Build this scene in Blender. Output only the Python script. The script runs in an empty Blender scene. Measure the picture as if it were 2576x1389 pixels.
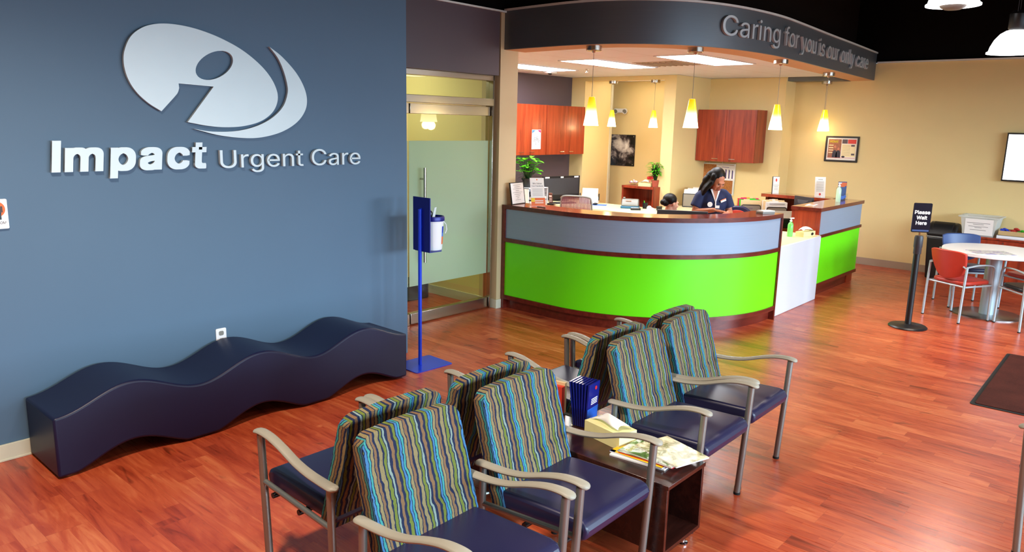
import bpy, bmesh, math, random, os
from mathutils import Vector, Matrix, Euler
from math import sin, cos, pi, radians as R
S = bpy.context.scene
COL = S.collection
# ------------------------------------------------------------------ camera
H = 1.9
yaw, pitch, roll = R(41.803), R(11.3894), R(-1.3247)
fw = Vector((cos(yaw)*cos(pitch), sin(yaw)*cos(pitch), -sin(pitch)))
rt = Vector((sin(yaw), -cos(yaw), 0)); dn = fw.cross(rt)
r2 = rt*cos(roll)+dn*sin(roll); d2 = -rt*sin(roll)+dn*cos(roll)
cam_d = bpy.data.cameras.new('camera'); cam = bpy.data.objects.new('camera', cam_d); COL.objects.link(cam)
M3 = Matrix((r2, -d2, -fw)).transposed()
cam.matrix_world = Matrix.Translation((0, 0, H)) @ M3.to_4x4()
cam_d.sensor_width = 36; cam_d.lens = 1902.8/2576*36; cam_d.clip_start = 0.05
S.camera = cam
# ------------------------------------------------------------------ colour management, world
S.view_settings.view_transform = 'Standard'; S.view_settings.look = 'None'
S.view_settings.gamma = 1; S.view_settings.use_curve_mapping = False
S.view_settings.exposure = 0.1
W = bpy.data.worlds.new('world'); S.world = W; W.use_nodes = True
W.node_tree.nodes['Background'].inputs[0].default_value = (0.75, 0.87, 1, 1)
W.node_tree.nodes['Background'].inputs[1].default_value = 0.5
# ------------------------------------------------------------------ daylight through the storefront windows, room lamps
def area(name, loc, rot, sx, sy, power, color, spread=180):
    l = bpy.data.lights.new(name, 'AREA'); l.shape = 'RECTANGLE'; l.size = sx; l.size_y = sy
    l.energy = power; l.color = color; l.spread = R(spread)
    o = bpy.data.objects.new(name, l); COL.objects.link(o); o.location = loc; o.rotation_euler = rot
    return o
DAY = (0.62, 0.82, 1.0)
# bright sky low over the street outside the storefront windows
area('sky_daylight', (6.0, -8.2, 2.85), (R(90), 0, 0), 13, 2.2, 3250, DAY, 170)
def point(name, loc, power, color, rad=.04):
    l = bpy.data.lights.new(name, 'POINT'); l.energy = power; l.color = color; l.shadow_soft_size = rad
    o = bpy.data.objects.new(name, l); COL.objects.link(o); o.location = loc; return o
def spot(name, loc, power, color, ang=140, rad=.16):
    l = bpy.data.lights.new(name, 'SPOT'); l.energy = power; l.color = color; l.shadow_soft_size = rad; l.spot_size = R(ang); l.spot_blend = .6
    o = bpy.data.objects.new(name, l); COL.objects.link(o); o.location = loc; return o

# ------------------------------------------------------------------ materials
def srgb(r, g, b):
    f = lambda c: (c/255/12.92) if c/255 <= .04045 else ((c/255+.055)/1.055)**2.4
    return (f(r), f(g), f(b), 1)
class NT:
    def __init__(s, name):
        s.m = bpy.data.materials.new(name); s.m.use_nodes = True; s.t = s.m.node_tree
        s.b = s.t.nodes['Principled BSDF']; s.o = s.t.nodes['Material Output']
    def n(s, typ, **kw):
        nd = s.t.nodes.new(typ)
        for k, v in kw.items():
            if k.startswith('i_'):
                key = k[2:]; key = int(key) if key.isdigit() else key.replace('_', ' ')
                nd.inputs[key].default_value = v
            else: setattr(nd, k, v)
        return nd
    def l(s, a, b): s.t.links.new(a, b)
    def math(s, op, a, b=None, c=None):
        nd = s.n('ShaderNodeMath', operation=op)
        for i, v in enumerate((a, b, c)):
            if v is None: continue
            if isinstance(v, (int, float)): nd.inputs[i].default_value = v
            else: s.l(v, nd.inputs[i])
        return nd.outputs[0]
    def obj(s):
        return s.n('ShaderNodeTexCoord').outputs['Object']
    def xyz(s, v=None):
        q = s.n('ShaderNodeSeparateXYZ'); s.l(v or s.obj(), q.inputs[0]); return q.outputs
    def comb(s, x, y, z):
        q = s.n('ShaderNodeCombineXYZ')
        for i, v in enumerate((x, y, z)):
            if isinstance(v, (int, float)): q.inputs[i].default_value = v
            else: s.l(v, q.inputs[i])
        return q.outputs[0]
    def noise(s, vec, scale, detail=3, rough=.5, dist=0):
        q = s.n('ShaderNodeTexNoise'); s.l(vec, q.inputs['Vector']); q.inputs['Scale'].default_value = scale
        q.inputs['Detail'].default_value = detail; q.inputs['Roughness'].default_value = rough; q.inputs['Distortion'].default_value = dist
        return q.outputs['Fac']
    def ramp(s, fac, stops, interp='LINEAR'):
        q = s.n('ShaderNodeValToRGB'); s.l(fac, q.inputs[0]); e = q.color_ramp; e.interpolation = interp
        while len(e.elements) < len(stops): e.elements.new(.5)
        for el, (p, c) in zip(e.elements, stops): el.position = p; el.color = c
        return q.outputs[0]
    def mix(s, f, a, b, mode='MIX'):
        q = s.n('ShaderNodeMixRGB', blend_type=mode)
        for i, v in enumerate((f, a, b)):
            if isinstance(v, (int, float)): q.inputs[i].default_value = v
            elif isinstance(v, tuple): q.inputs[i].default_value = v
            else: s.l(v, q.inputs[i])
        return q.outputs[0]
    def bump(s, h, strength=.2, dist=.01):
        q = s.n('ShaderNodeBump'); q.inputs['Strength'].default_value = strength; q.inputs['Distance'].default_value = dist
        s.l(h, q.inputs['Height']); s.l(q.outputs[0], s.b.inputs['Normal'])
    def base(s, v):
        if isinstance(v, tuple): s.b.inputs['Base Color'].default_value = v
        else: s.l(v, s.b.inputs['Base Color'])
    def set(s, **kw):
        for k, v in kw.items(): s.b.inputs[k.replace('_', ' ')].default_value = v
        return s
def plain(name, rgb, rough=.5, metal=0, var=.06, scale=8, bump=0, coat=0, emit=None, es=0, spec=.5):
    t = NT(name); c = srgb(*rgb) if max(rgb) > 1 else (*rgb, 1)
    f = t.noise(t.obj(), scale, 4)
    a = tuple(max(0, x*(1-var)) for x in c[:3])+(1,); b = tuple(min(1, x*(1+var)) for x in c[:3])+(1,)
    t.base(t.mix(f, a, b)); t.set(Roughness=rough, Metallic=metal, Coat_Weight=coat, Specular_IOR_Level=spec)
    if bump: t.bump(t.noise(t.obj(), 220, 2), bump, .002)
    if emit: t.b.inputs['Emission Color'].default_value = emit; t.b.inputs['Emission Strength'].default_value = es
    return t.m
def wood(name, c1, c2, c3, axis='Z', scale=1., rough=.35, coat=.2):
    t = NT(name); x, y, z = t.xyz()
    k = dict(X=(1.2, 14, 14), Y=(14, 1.2, 14), Z=(14, 14, 1.0))[axis]
    v = t.comb(t.math('MULTIPLY', x, k[0]*scale), t.math('MULTIPLY', y, k[1]*scale), t.math('MULTIPLY', z, k[2]*scale))
    f = t.noise(v, 1.3, 5, .6, .4); g = t.noise(v, 6, 3, .6)
    col = t.ramp(f, [(.3, srgb(*c1)), (.5, srgb(*c2)), (.72, srgb(*c3))])
    t.base(t.mix(t.math('MULTIPLY', g, .35), col, srgb(*c1), 'MULTIPLY')); t.set(Roughness=rough, Coat_Weight=coat, Coat_Roughness=.15)
    return t.m
def floor_mat():
    t = NT('wood_plank_floor'); x, y, z = t.xyz()
    w, L = .188, 1.22
    cx = t.math('DIVIDE', x, w); row = t.math('FLOOR', cx); fx = t.math('FRACT', cx)
    wn = t.n('ShaderNodeTexWhiteNoise', noise_dimensions='1D'); t.l(row, wn.inputs['W'])
    cy = t.math('ADD', t.math('DIVIDE', y, L), t.math('MULTIPLY', wn.outputs[0], 7.3)); colm = t.math('FLOOR', cy); fy = t.math('FRACT', cy)
    wn2 = t.n('ShaderNodeTexWhiteNoise', noise_dimensions='2D'); t.l(t.comb(row, colm, 0), wn2.inputs['Vector'])
    rnd = wn2.outputs[0]
    # narrow strips printed inside every plank
    sx = t.math('MULTIPLY', x, 1/.094); srow = t.math('FLOOR', sx)
    wn3 = t.n('ShaderNodeTexWhiteNoise', noise_dimensions='2D'); t.l(t.comb(srow, t.math('FLOOR', t.math('ADD', t.math('DIVIDE', y, .95), t.math('MULTIPLY', t.math('FRACT', t.math('MULTIPLY', srow, .377)), 5.))), 0), wn3.inputs['Vector'])
    off = t.math('MULTIPLY', rnd, 37)
    v = t.comb(t.math('ADD', t.math('MULTIPLY', x, 11), t.math('MULTIPLY', wn3.outputs[0], 31)), t.math('ADD', t.math('MULTIPLY', y, 1.5), off), 0)
    g1 = t.noise(v, 1.0, 5, .62, 1.5); 
    v2 = t.comb(t.math('ADD', t.math('MULTIPLY', x, 95), off), t.math('MULTIPLY', y, 3.), 0)
    g2 = t.noise(v2, 1.0, 3, .6, .2)
    kn = t.noise(t.comb(t.math('ADD', t.math('MULTIPLY', x, 9), off), t.math('MULTIPLY', y, 4.2), 0), 1.0, 1, .5, 1.5)
    tone = t.math('ADD', t.math('MULTIPLY', g1, .75), t.math('MULTIPLY', rnd, .10))
    tone = t.math('ADD', tone, t.math('MULTIPLY', wn3.outputs[0], .16))
    tone = t.math('ADD', tone, t.math('MULTIPLY', g2, .16))
    col = t.ramp(tone, [(.36, srgb(118, 40, 20)), (.50, srgb(170, 66, 38)), (.64, srgb(192, 86, 50)), (.82, srgb(216, 122, 76))])
    dark = t.ramp(kn, [(.22, (.3, .3, .3, 1)), (.30, (1, 1, 1, 1))])
    col = t.mix(.6, col, dark, 'MULTIPLY')
    e1 = t.math('LESS_THAN', t.math('MINIMUM', fx, t.math('SUBTRACT', 1, fx)), .008)
    e2 = t.math('LESS_THAN', t.math('MINIMUM', fy, t.math('SUBTRACT', 1, fy)), .0012)
    col = t.mix(t.math('MULTIPLY', t.math('MAXIMUM', e1, e2), .18), col, srgb(60, 22, 14))
    t.base(col); t.set(Roughness=.27, Specular_IOR_Level=.5)
    t.l(t.math('ADD', .22, t.math('MULTIPLY', g2, .14)), t.b.inputs['Roughness'])
    t.bump(t.math('ADD', g2, g1), .06, .002)
    return t.m
def stripe_fabric():
    t = NT('wavy_stripe_upholstery'); x, y, z = t.xyz()
    n1 = t.noise(t.comb(t.math('MULTIPLY', x, 3), 0, t.math('MULTIPLY', z, 16)), 1.0, 2, .5)
    n2 = t.noise(t.comb(t.math('MULTIPLY', x, 42), t.math('MULTIPLY', y, 8), t.math('MULTIPLY', z, 19)), 1.0, 2, .5)
    n3 = t.noise(t.obj(), 160, 2, .5)
    yl = t.math('SUBTRACT', y, t.math('ADD', .0125, t.math('MULTIPLY', z, .30)))
    nx = t.n('ShaderNodeSeparateXYZ'); t.l(t.n('ShaderNodeTexCoord').outputs['Normal'], nx.inputs[0])
    side = t.math('GREATER_THAN', t.math('ABSOLUTE', nx.outputs[0]), .72)
    u = t.math('ADD', x, t.math('MULTIPLY', t.math('MULTIPLY', yl, .9), side))
    u = t.math('ADD', u, t.math('MULTIPLY', t.math('SUBTRACT', n1, .5), .030))
    u = t.math('ADD', u, t.math('MULTIPLY', t.math('SUBTRACT', n2, .5), .016))
    u = t.math('ADD', u, t.math('MULTIPLY', t.math('SUBTRACT', n3, .5), .0028))
    f = t.math('FRACT', t.math('ADD', t.math('DIVIDE', u, .155), 5.18))
    navy = srgb(24, 34, 62); tan = srgb(128, 116, 80); br = srgb(118, 90, 62); ol = srgb(98, 110, 44); lg = srgb(122, 140, 132); cy = srgb(58, 140, 138); bl = srgb(60, 112, 156)
    cols = [(0, navy), (.03, tan), (.125, navy), (.16, ol), (.235, navy), (.262, lg), (.315, navy), (.385, br), (.475, navy), (.55, ol), (.62, navy), (.65, bl), (.70, navy), (.72, cy), (.775, navy), (.80, tan), (.875, navy), (.895, br), (.965, navy)]
    c = t.ramp(f, cols, 'CONSTANT')
    # dark hairline squiggles woven into the stripes
    k = t.noise(t.comb(t.math('MULTIPLY', x, 70), t.math('MULTIPLY', y, 20), t.math('MULTIPLY', z, 22)), 1.0, 3, .6, 1.2)
    ln = t.ramp(k, [(.485, (1, 1, 1, 1)), (.5, (.25, .25, .3, 1)), (.515, (1, 1, 1, 1))])
    t.base(t.mix(.6, c, ln, 'MULTIPLY')); t.set(Roughness=.75, Specular_IOR_Level=.2); t.bump(n3, .15, .002)
    return t.m
def glass_mat(name, tint, trans=.85, rough=.02):
    t = NT(name); t.t.nodes.remove(t.b)
    tr = t.n('ShaderNodeBsdfTransparent'); tr.inputs[0].default_value = tint
    gl = t.n('ShaderNodeBsdfGlossy'); gl.inputs['Roughness'].default_value = rough
    fr = t.n('ShaderNodeFresnel'); fr.inputs[0].default_value = 1.5
    bk = t.n('ShaderNodeNewGeometry').outputs['Backfacing']; m = t.n('ShaderNodeMixShader'); t.l(t.math('MULTIPLY', t.math('ADD', fr.outputs[0], .05), t.math('SUBTRACT', 1, bk)), m.inputs[0]); t.l(tr.outputs[0], m.inputs[1]); t.l(gl.outputs[0], m.inputs[2])
    t.l(m.outputs[0], t.o.inputs[0]); return t.m
def cloudy():
    t = NT('cloudy_plastic'); t.t.nodes.remove(t.b)
    tr = t.n('ShaderNodeBsdfTransparent'); tr.inputs[0].default_value = (.9, .92, .9, 1)
    df = t.n('ShaderNodeBsdfDiffuse'); df.inputs[0].default_value = srgb(236, 236, 230)
    a = t.n('ShaderNodeMixShader'); a.inputs[0].default_value = .42; t.l(tr.outputs[0], a.inputs[1]); t.l(df.outputs[0], a.inputs[2])
    t.l(a.outputs[0], t.o.inputs[0]); return t.m
def frost_mat():
    t = NT('frosted_glass_film'); t.t.nodes.remove(t.b)
    tr = t.n('ShaderNodeBsdfTransparent'); tr.inputs[0].default_value = (.85, .95, .8, 1)
    df = t.n('ShaderNodeBsdfDiffuse'); df.inputs[0].default_value = srgb(200, 216, 190)
    tl = t.n('ShaderNodeBsdfTranslucent'); tl.inputs[0].default_value = srgb(200, 216, 190)
    gl = t.n('ShaderNodeBsdfGlossy'); gl.inputs['Roughness'].default_value = .08
    a = t.n('ShaderNodeMixShader'); a.inputs[0].default_value = .45; t.l(df.outputs[0], a.inputs[1]); t.l(tl.outputs[0], a.inputs[2])
    b = t.n('ShaderNodeMixShader'); b.inputs[0].default_value = .16; t.l(a.outputs[0], b.inputs[1]); t.l(tr.outputs[0], b.inputs[2])
    c = t.n('ShaderNodeMixShader'); c.inputs[0].default_value = .06; t.l(b.outputs[0], c.inputs[1]); t.l(gl.outputs[0], c.inputs[2])
    t.l(c.outputs[0], t.o.inputs[0]); return t.m
def brushed(name, rgb, rough=.3, axis='X', metal=1.0):
    t = NT(name); x, y, z = t.xyz()
    k = dict(X=(2, 2, 260), Z=(200, 200, 2))[axis]
    f = t.noise(t.comb(t.math('MULTIPLY', x, k[0]), t.math('MULTIPLY', y, k[1]), t.math('MULTIPLY', z, k[2])), 1, 3, .6)
    c = srgb(*rgb); t.base(t.mix(f, tuple(v*.9 for v in c[:3])+(1,), tuple(min(1, v*1.1) for v in c[:3])+(1,)))
    t.set(Metallic=metal); t.l(t.math('ADD', rough-.06, t.math('MULTIPLY', f, .12)), t.b.inputs['Roughness']); return t.m
def emis(name, rgb, s):
    t = NT(name); f = t.noise(t.obj(), 6, 2)
    t.base((rgb[0], rgb[1], rgb[2], 1)); t.b.inputs['Emission Color'].default_value = (*rgb, 1)
    t.l(t.math('ADD', s*.97, t.math('MULTIPLY', f, s*.06)), t.b.inputs['Emission Strength']); return t.m
def shade_mat():
    t = NT('amber_glass_shade'); x, y, z = t.xyz()
    f = t.math('DIVIDE', t.math('SUBTRACT', z, -.71), .25)
    c = t.ramp(f, [(.0, (1, .88, .62, 1)), (.45, (1, .82, .40, 1)), (.66, (1, .66, .05, 1)), (.95, (.95, .60, .01, 1))])
    s = t.ramp(f, [(.0, (1, 1, 1, 1)), (.5, (.5, .5, .5, 1)), (.72, (.16, .16, .16, 1)), (1, (.11, .11, .11, 1))])
    t.base(srgb(240, 190, 30)); t.l(c, t.b.inputs['Emission Color'])
    t.l(t.math('MULTIPLY', s, 7.0), t.b.inputs['Emission Strength']); t.set(Roughness=.2); return t.m
def ceiling_mat():
    t = NT('ceiling_tile'); x, y, z = t.xyz()
    fx = t.math('FRACT', t.math('DIVIDE', t.math('SUBTRACT', x, 7.37), 1.4)); fy = t.math('FRACT', t.math('DIVIDE', t.math('SUBTRACT', y, 4.13), .5))
    e = t.math('MAXIMUM', t.math('LESS_THAN', fx, .012), t.math('LESS_THAN', fy, .03))
    c = t.mix(t.math('MULTIPLY', e, .25), srgb(236, 243, 252), srgb(170, 150, 130))
    t.base(c); t.set(Roughness=.9); return t.m
def cloud_mat():
    t = NT('cloud_photo_print'); n = t.noise(t.obj(), 5.5, 7, .6, .4)
    x, y, z = t.xyz()
    d = t.math('SQRT', t.math('ADD', t.math('POWER', t.math('SUBTRACT', y, -.08), 2), t.math('POWER', t.math('SUBTRACT', z, .35), 2)))
    f = t.math('ADD', n, t.math('MULTIPLY', t.math('SUBTRACT', .22, d), .9))
    t.base(t.ramp(f, [(.36, (.012, .01, .01, 1)), (.47, srgb(70, 60, 60)), (.58, srgb(190, 180, 172)), (.72, srgb(240, 235, 225))])); t.set(Roughness=.25); return t.m
def cork_mat():
    t = NT('cork'); n = t.noise(t.obj(), 120, 3, .6); t.base(t.ramp(n, [(.35, srgb(140, 84, 40)), (.6, srgb(190, 126, 66))])); t.set(Roughness=.9); return t.m
def rug_mat():
    t = NT('entry_mat_pile'); n = t.noise(t.obj(), 300, 3, .7); m2 = t.noise(t.obj(), 5, 3)
    t.base(t.mix(.4, t.ramp(n, [(.3, srgb(40, 20, 18)), (.7, srgb(98, 52, 42))]), t.ramp(m2, [(.3, srgb(60, 28, 24)), (.7, srgb(96, 48, 38))])))
    t.set(Roughness=1, Specular_IOR_Level=.1); t.bump(n, .6, .004); return t.m
def leather(name, rgb, rough=.42):
    t = NT(name); n = t.noise(t.obj(), 240, 3, .6); m2 = t.noise(t.obj(), 3, 2); c = srgb(*rgb)
    t.base(t.mix(m2, tuple(v*.85 for v in c[:3])+(1,), tuple(v*1.15 for v in c[:3])+(1,))); t.set(Roughness=rough, Specular_IOR_Level=.45); t.bump(n, .08, .001); return t.m
def mag_mat(name, a, b, c, s=9):
    t = NT(name); n = t.noise(t.obj(), s, 4, .6, .6); t.base(t.ramp(n, [(.36, srgb(*a)), (.47, srgb(*b)), (.56, srgb(*c)), (.7, srgb(*a))])); t.set(Roughness=.25); return t.m

m = {}
m['floor'] = floor_mat()
m['blue'] = plain('slate_blue_paint', (76, 104, 128), .55, 0, .03, 3, .05)
m['tan'] = plain('tan_paint', (230, 206, 146), .6, 0, .03, 3, .05)
m['cream'] = plain('cream_paint', (204, 180, 138), .6, 0, .03, 3, .05)
m['plum'] = plain('charcoal_plum_paint', (86, 72, 78), .5, 0, .04, 3, .05)
m['black'] = plain('black_ceiling_paint', (14, 12, 11), .95, 0, .1, 3, 0, spec=.1)
m['base'] = plain('cream_vinyl_base', (206, 204, 180), .45, 0, .03)
m['basetan'] = plain('taupe_vinyl_base', (170, 150, 128), .5, 0, .03)
m['ceil'] = ceiling_mat()
m['fascia'] = brushed('gunmetal_laminate', (102, 109, 114), .44, metal=.45)
m['soffit'] = plain('soffit_paint', (206, 160, 120), .65)
m['strip'] = plain('pale_aluminium_trim', (226, 230, 222), .5, .1)
m['cherry'] = wood('cherry_laminate', (120, 34, 14), (156, 52, 22), (178, 72, 36))
m['cherryx'] = wood('cherry_laminate_edge', (84, 22, 14), (108, 34, 22), (126, 46, 32), 'X', rough=.3)
m['cherrytop'] = wood('cherry_laminate_top', (128, 44, 26), (156, 62, 36), (170, 76, 46), 'X', rough=.12, coat=.6)
m['green'] = plain('lime_green_laminate', (108, 240, 8), .38, 0, .03, 3)
m['alu'] = brushed('brushed_aluminium_laminate', (150, 168, 188), .5, metal=.2)
m['steel'] = brushed('satin_steel', (190, 184, 172), .24)
m['white'] = plain('white_laminate', (206, 212, 220), .35, 0, .02)
m['creamtop'] = plain('cream_laminate', (240, 226, 178), .35, 0, .02)
m['glass'] = glass_mat('clear_glass', (.86, .95, .82, 1)); m['frost'] = frost_mat()
m['acrylic'] = glass_mat('clear_acrylic', (.93, .96, .97, 1))
m['navy'] = leather('navy_vinyl', (32, 31, 62), .34)
m['navybench'] = leather('navy_bench_vinyl', (9, 14, 50), .45)
m['stripe'] = stripe_fabric()
m['frame'] = plain('champagne_metal_frame', (136, 138, 132), .38, .7, .03)
m['arm'] = plain('taupe_arm_pad', (150, 146, 132), .5, 0, .03)
m['espresso'] = wood('espresso_wood', (44, 20, 16), (62, 30, 24), (78, 40, 30), 'X', rough=.25)
m['dark'] = plain('black_plastic', (18, 18, 20), .4, 0, .1)
m['darkgrey'] = plain('dark_grey_plastic', (52, 52, 56), .45)
m['rubber'] = plain('black_rubber', (12, 12, 12), .8)
m['chrome'] = plain('chrome', (220, 220, 220), .08, 1, .01)
m['lettersilver'] = plain('brushed_silver_letter', (196, 206, 206), .45, .25, .02)
m['bluemetal'] = plain('royal_blue_metal', (16, 58, 205), .3, .2, .04)
m['bluemetal2'] = plain('deep_blue_metal', (12, 20, 120), .35, .2, .04)
m['whitepl'] = plain('white_plastic', (232, 234, 236), .35, 0, .02)
m['paper'] = plain('paper', (236, 232, 226), .8, 0, .01)
m['ink'] = plain('printed_ink', (60, 60, 70), .8)
m['orange'] = plain('orange_print', (224, 110, 60), .7)
m['red'] = plain('red_plastic', (196, 28, 26), .5)
m['yellow'] = plain('yellow_print', (236, 196, 30), .5)
m['cyan'] = plain('aqua_label', (70, 120, 210), .6)
m['redvinyl'] = leather('coral_red_vinyl', (190, 58, 42), .4)
m['bluevinyl'] = leather('steel_blue_vinyl', (52, 74, 124), .4)
m['burg'] = leather('dark_red_vinyl', (130, 28, 32), .4)
m['legsilver'] = plain('silver_leg_paint', (176, 190, 196), .35, .25, .02)
m['tablewhite'] = plain('white_table_laminate', (240, 240, 238), .3, 0, .01)
m['rug'] = rug_mat(); m['cork'] = cork_mat(); m['cloud'] = cloud_mat()
m['leaf'] = plain('bright_green_leaf', (84, 190, 22), .4, 0, .5, 30)
m['leafdark'] = plain('dark_green_leaf', (24, 62, 18), .5, 0, .4, 30)
m['terracotta'] = plain('terracotta', (168, 78, 56), .7)
m['skin'] = plain('skin', (190, 122, 92), .5, 0, .05, 20)
m['skin2'] = plain('lighter_skin', (214, 160, 134), .5, 0, .04, 20)
m['hair'] = plain('black_hair', (12, 7, 6), .5, 0, .5, 60, spec=.25)
m['scrub'] = plain('navy_scrubs', (22, 34, 76), .8, 0, .12, 12)
m['shirt'] = plain('white_shirt', (236, 236, 240), .8)
m['lip'] = plain('lips', (150, 62, 60), .5); m['eyew'] = plain('eye_dark', (24, 16, 14), .3)
m['pink'] = plain('magenta_folder', (206, 20, 90), .6); m['lime'] = plain('green_folder', (60, 190, 30), .6)
m['amber'] = plain('amber_folder', (226, 170, 40), .6); m['manila'] = plain('manila_folder', (226, 200, 150), .7)
m['mesh'] = plain('mauve_mesh', (140, 90, 100), .7, 0, .3, 200)
m['meshgrey'] = plain('grey_mesh_metal', (150, 144, 132), .5, .4, .3, 300)
m['teal'] = plain('teal_plastic', (34, 96, 128), .4)
m['greypl'] = plain('grey_plastic', (126, 126, 120), .45)
m['gel'] = plain('green_gel', (120, 220, 110), .2)
m['gelclear'] = plain('pale_gel', (190, 225, 195), .15)
m['tissuebox'] = plain('cream_tissue_box', (232, 224, 160), .6, 0, .06, 30)
m['tissue'] = plain('tissue_paper', (244, 242, 236), .9)
m['mag1'] = mag_mat('magazine_cover_garden', (40, 60, 30), (220, 230, 220), (96, 130, 60)); m['mag2'] = mag_mat('magazine_cover_pale', (236, 236, 200), (200, 190, 150), (120, 120, 60), 14)
m['mag3'] = mag_mat('brochure_cover', (20, 50, 160), (60, 120, 220), (30, 40, 120), 6)
m['blueprint'] = plain('navy_brochure', (14, 26, 110), .25, 0, .1)
m['skyblue'] = plain('sky_blue_print', (50, 120, 230), .3)
m['troffer'] = emis('troffer_diffuser', (.95, .97, 1.0), 33.0)
m['shade'] = shade_mat()
m['bulb'] = emis('lamp_bulb', (1, .82, .5), 14)
m['bay'] = emis('high_bay_glass', (1, .97, .98), 4)
m['screen'] = emis('lit_screen', (.92, .98, 1.0), 1.6)
m['pinkwrap'] = plain('pink_wrapped_candy', (236, 150, 180), .3, 0, .5, 90)
m['magred'] = plain('magazine_red_block', (214, 60, 44), .5)
m['olive'] = plain('olive_yellow_lettering', (190, 180, 20), .6)

# ------------------------------------------------------------------ mesh builder
def catmull(P, n=8, closed=False):
    P = [Vector(p) for p in P]; out = []; N = len(P)
    rng = range(N) if closed else range(N-1)
    for i in rng:
        p0 = P[(i-1) % N] if closed or i > 0 else P[0]*2-P[1]; p1 = P[i]; p2 = P[(i+1) % N]
        p3 = P[(i+2) % N] if closed or i+2 < N else P[-1]*2-P[-2]
        for k in range(n):
            t = k/n
            out.append(.5*((2*p1)+(p2-p0)*t+(2*p0-5*p1+4*p2-p3)*t*t+(-p0+3*p1-3*p2+p3)*t**3))
    if not closed: out.append(P[-1])
    return out
_font_cache = {}
FONT = None
try:
    FONT = bpy.data.fonts.load(os.path.join(bpy.utils.system_resource('DATAFILES'), 'fonts', 'Inter.woff2'))   # Blender's own interface font
except Exception:
    FONT = None
def text_geo(body):
    if body in _font_cache: return _font_cache[body]
    cu = bpy.data.curves.new('txt', 'FONT'); cu.body = body; cu.font = FONT or cu.font; cu.size = 1; cu.resolution_u = 4
    cu.offset = text_geo.off; cu.extrude = 0; cu.fill_mode = 'FRONT'
    o = bpy.data.objects.new('txt', cu); COL.objects.link(o)
    dg = bpy.context.evaluated_depsgraph_get(); me = bpy.data.meshes.new_from_object(o.evaluated_get(dg))
    V = [v.co.copy() for v in me.vertices]; F = [tuple(p.vertices) for p in me.polygons]
    bpy.data.meshes.remove(me); bpy.data.objects.remove(o); bpy.data.curves.remove(cu)
    if V: _font_cache[body] = (V, F)
    return V, F
text_geo.off = 0
CAP = None
def width(s):
    V, F = text_geo(s); return max(v.x for v in V)-min(v.x for v in V)
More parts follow.
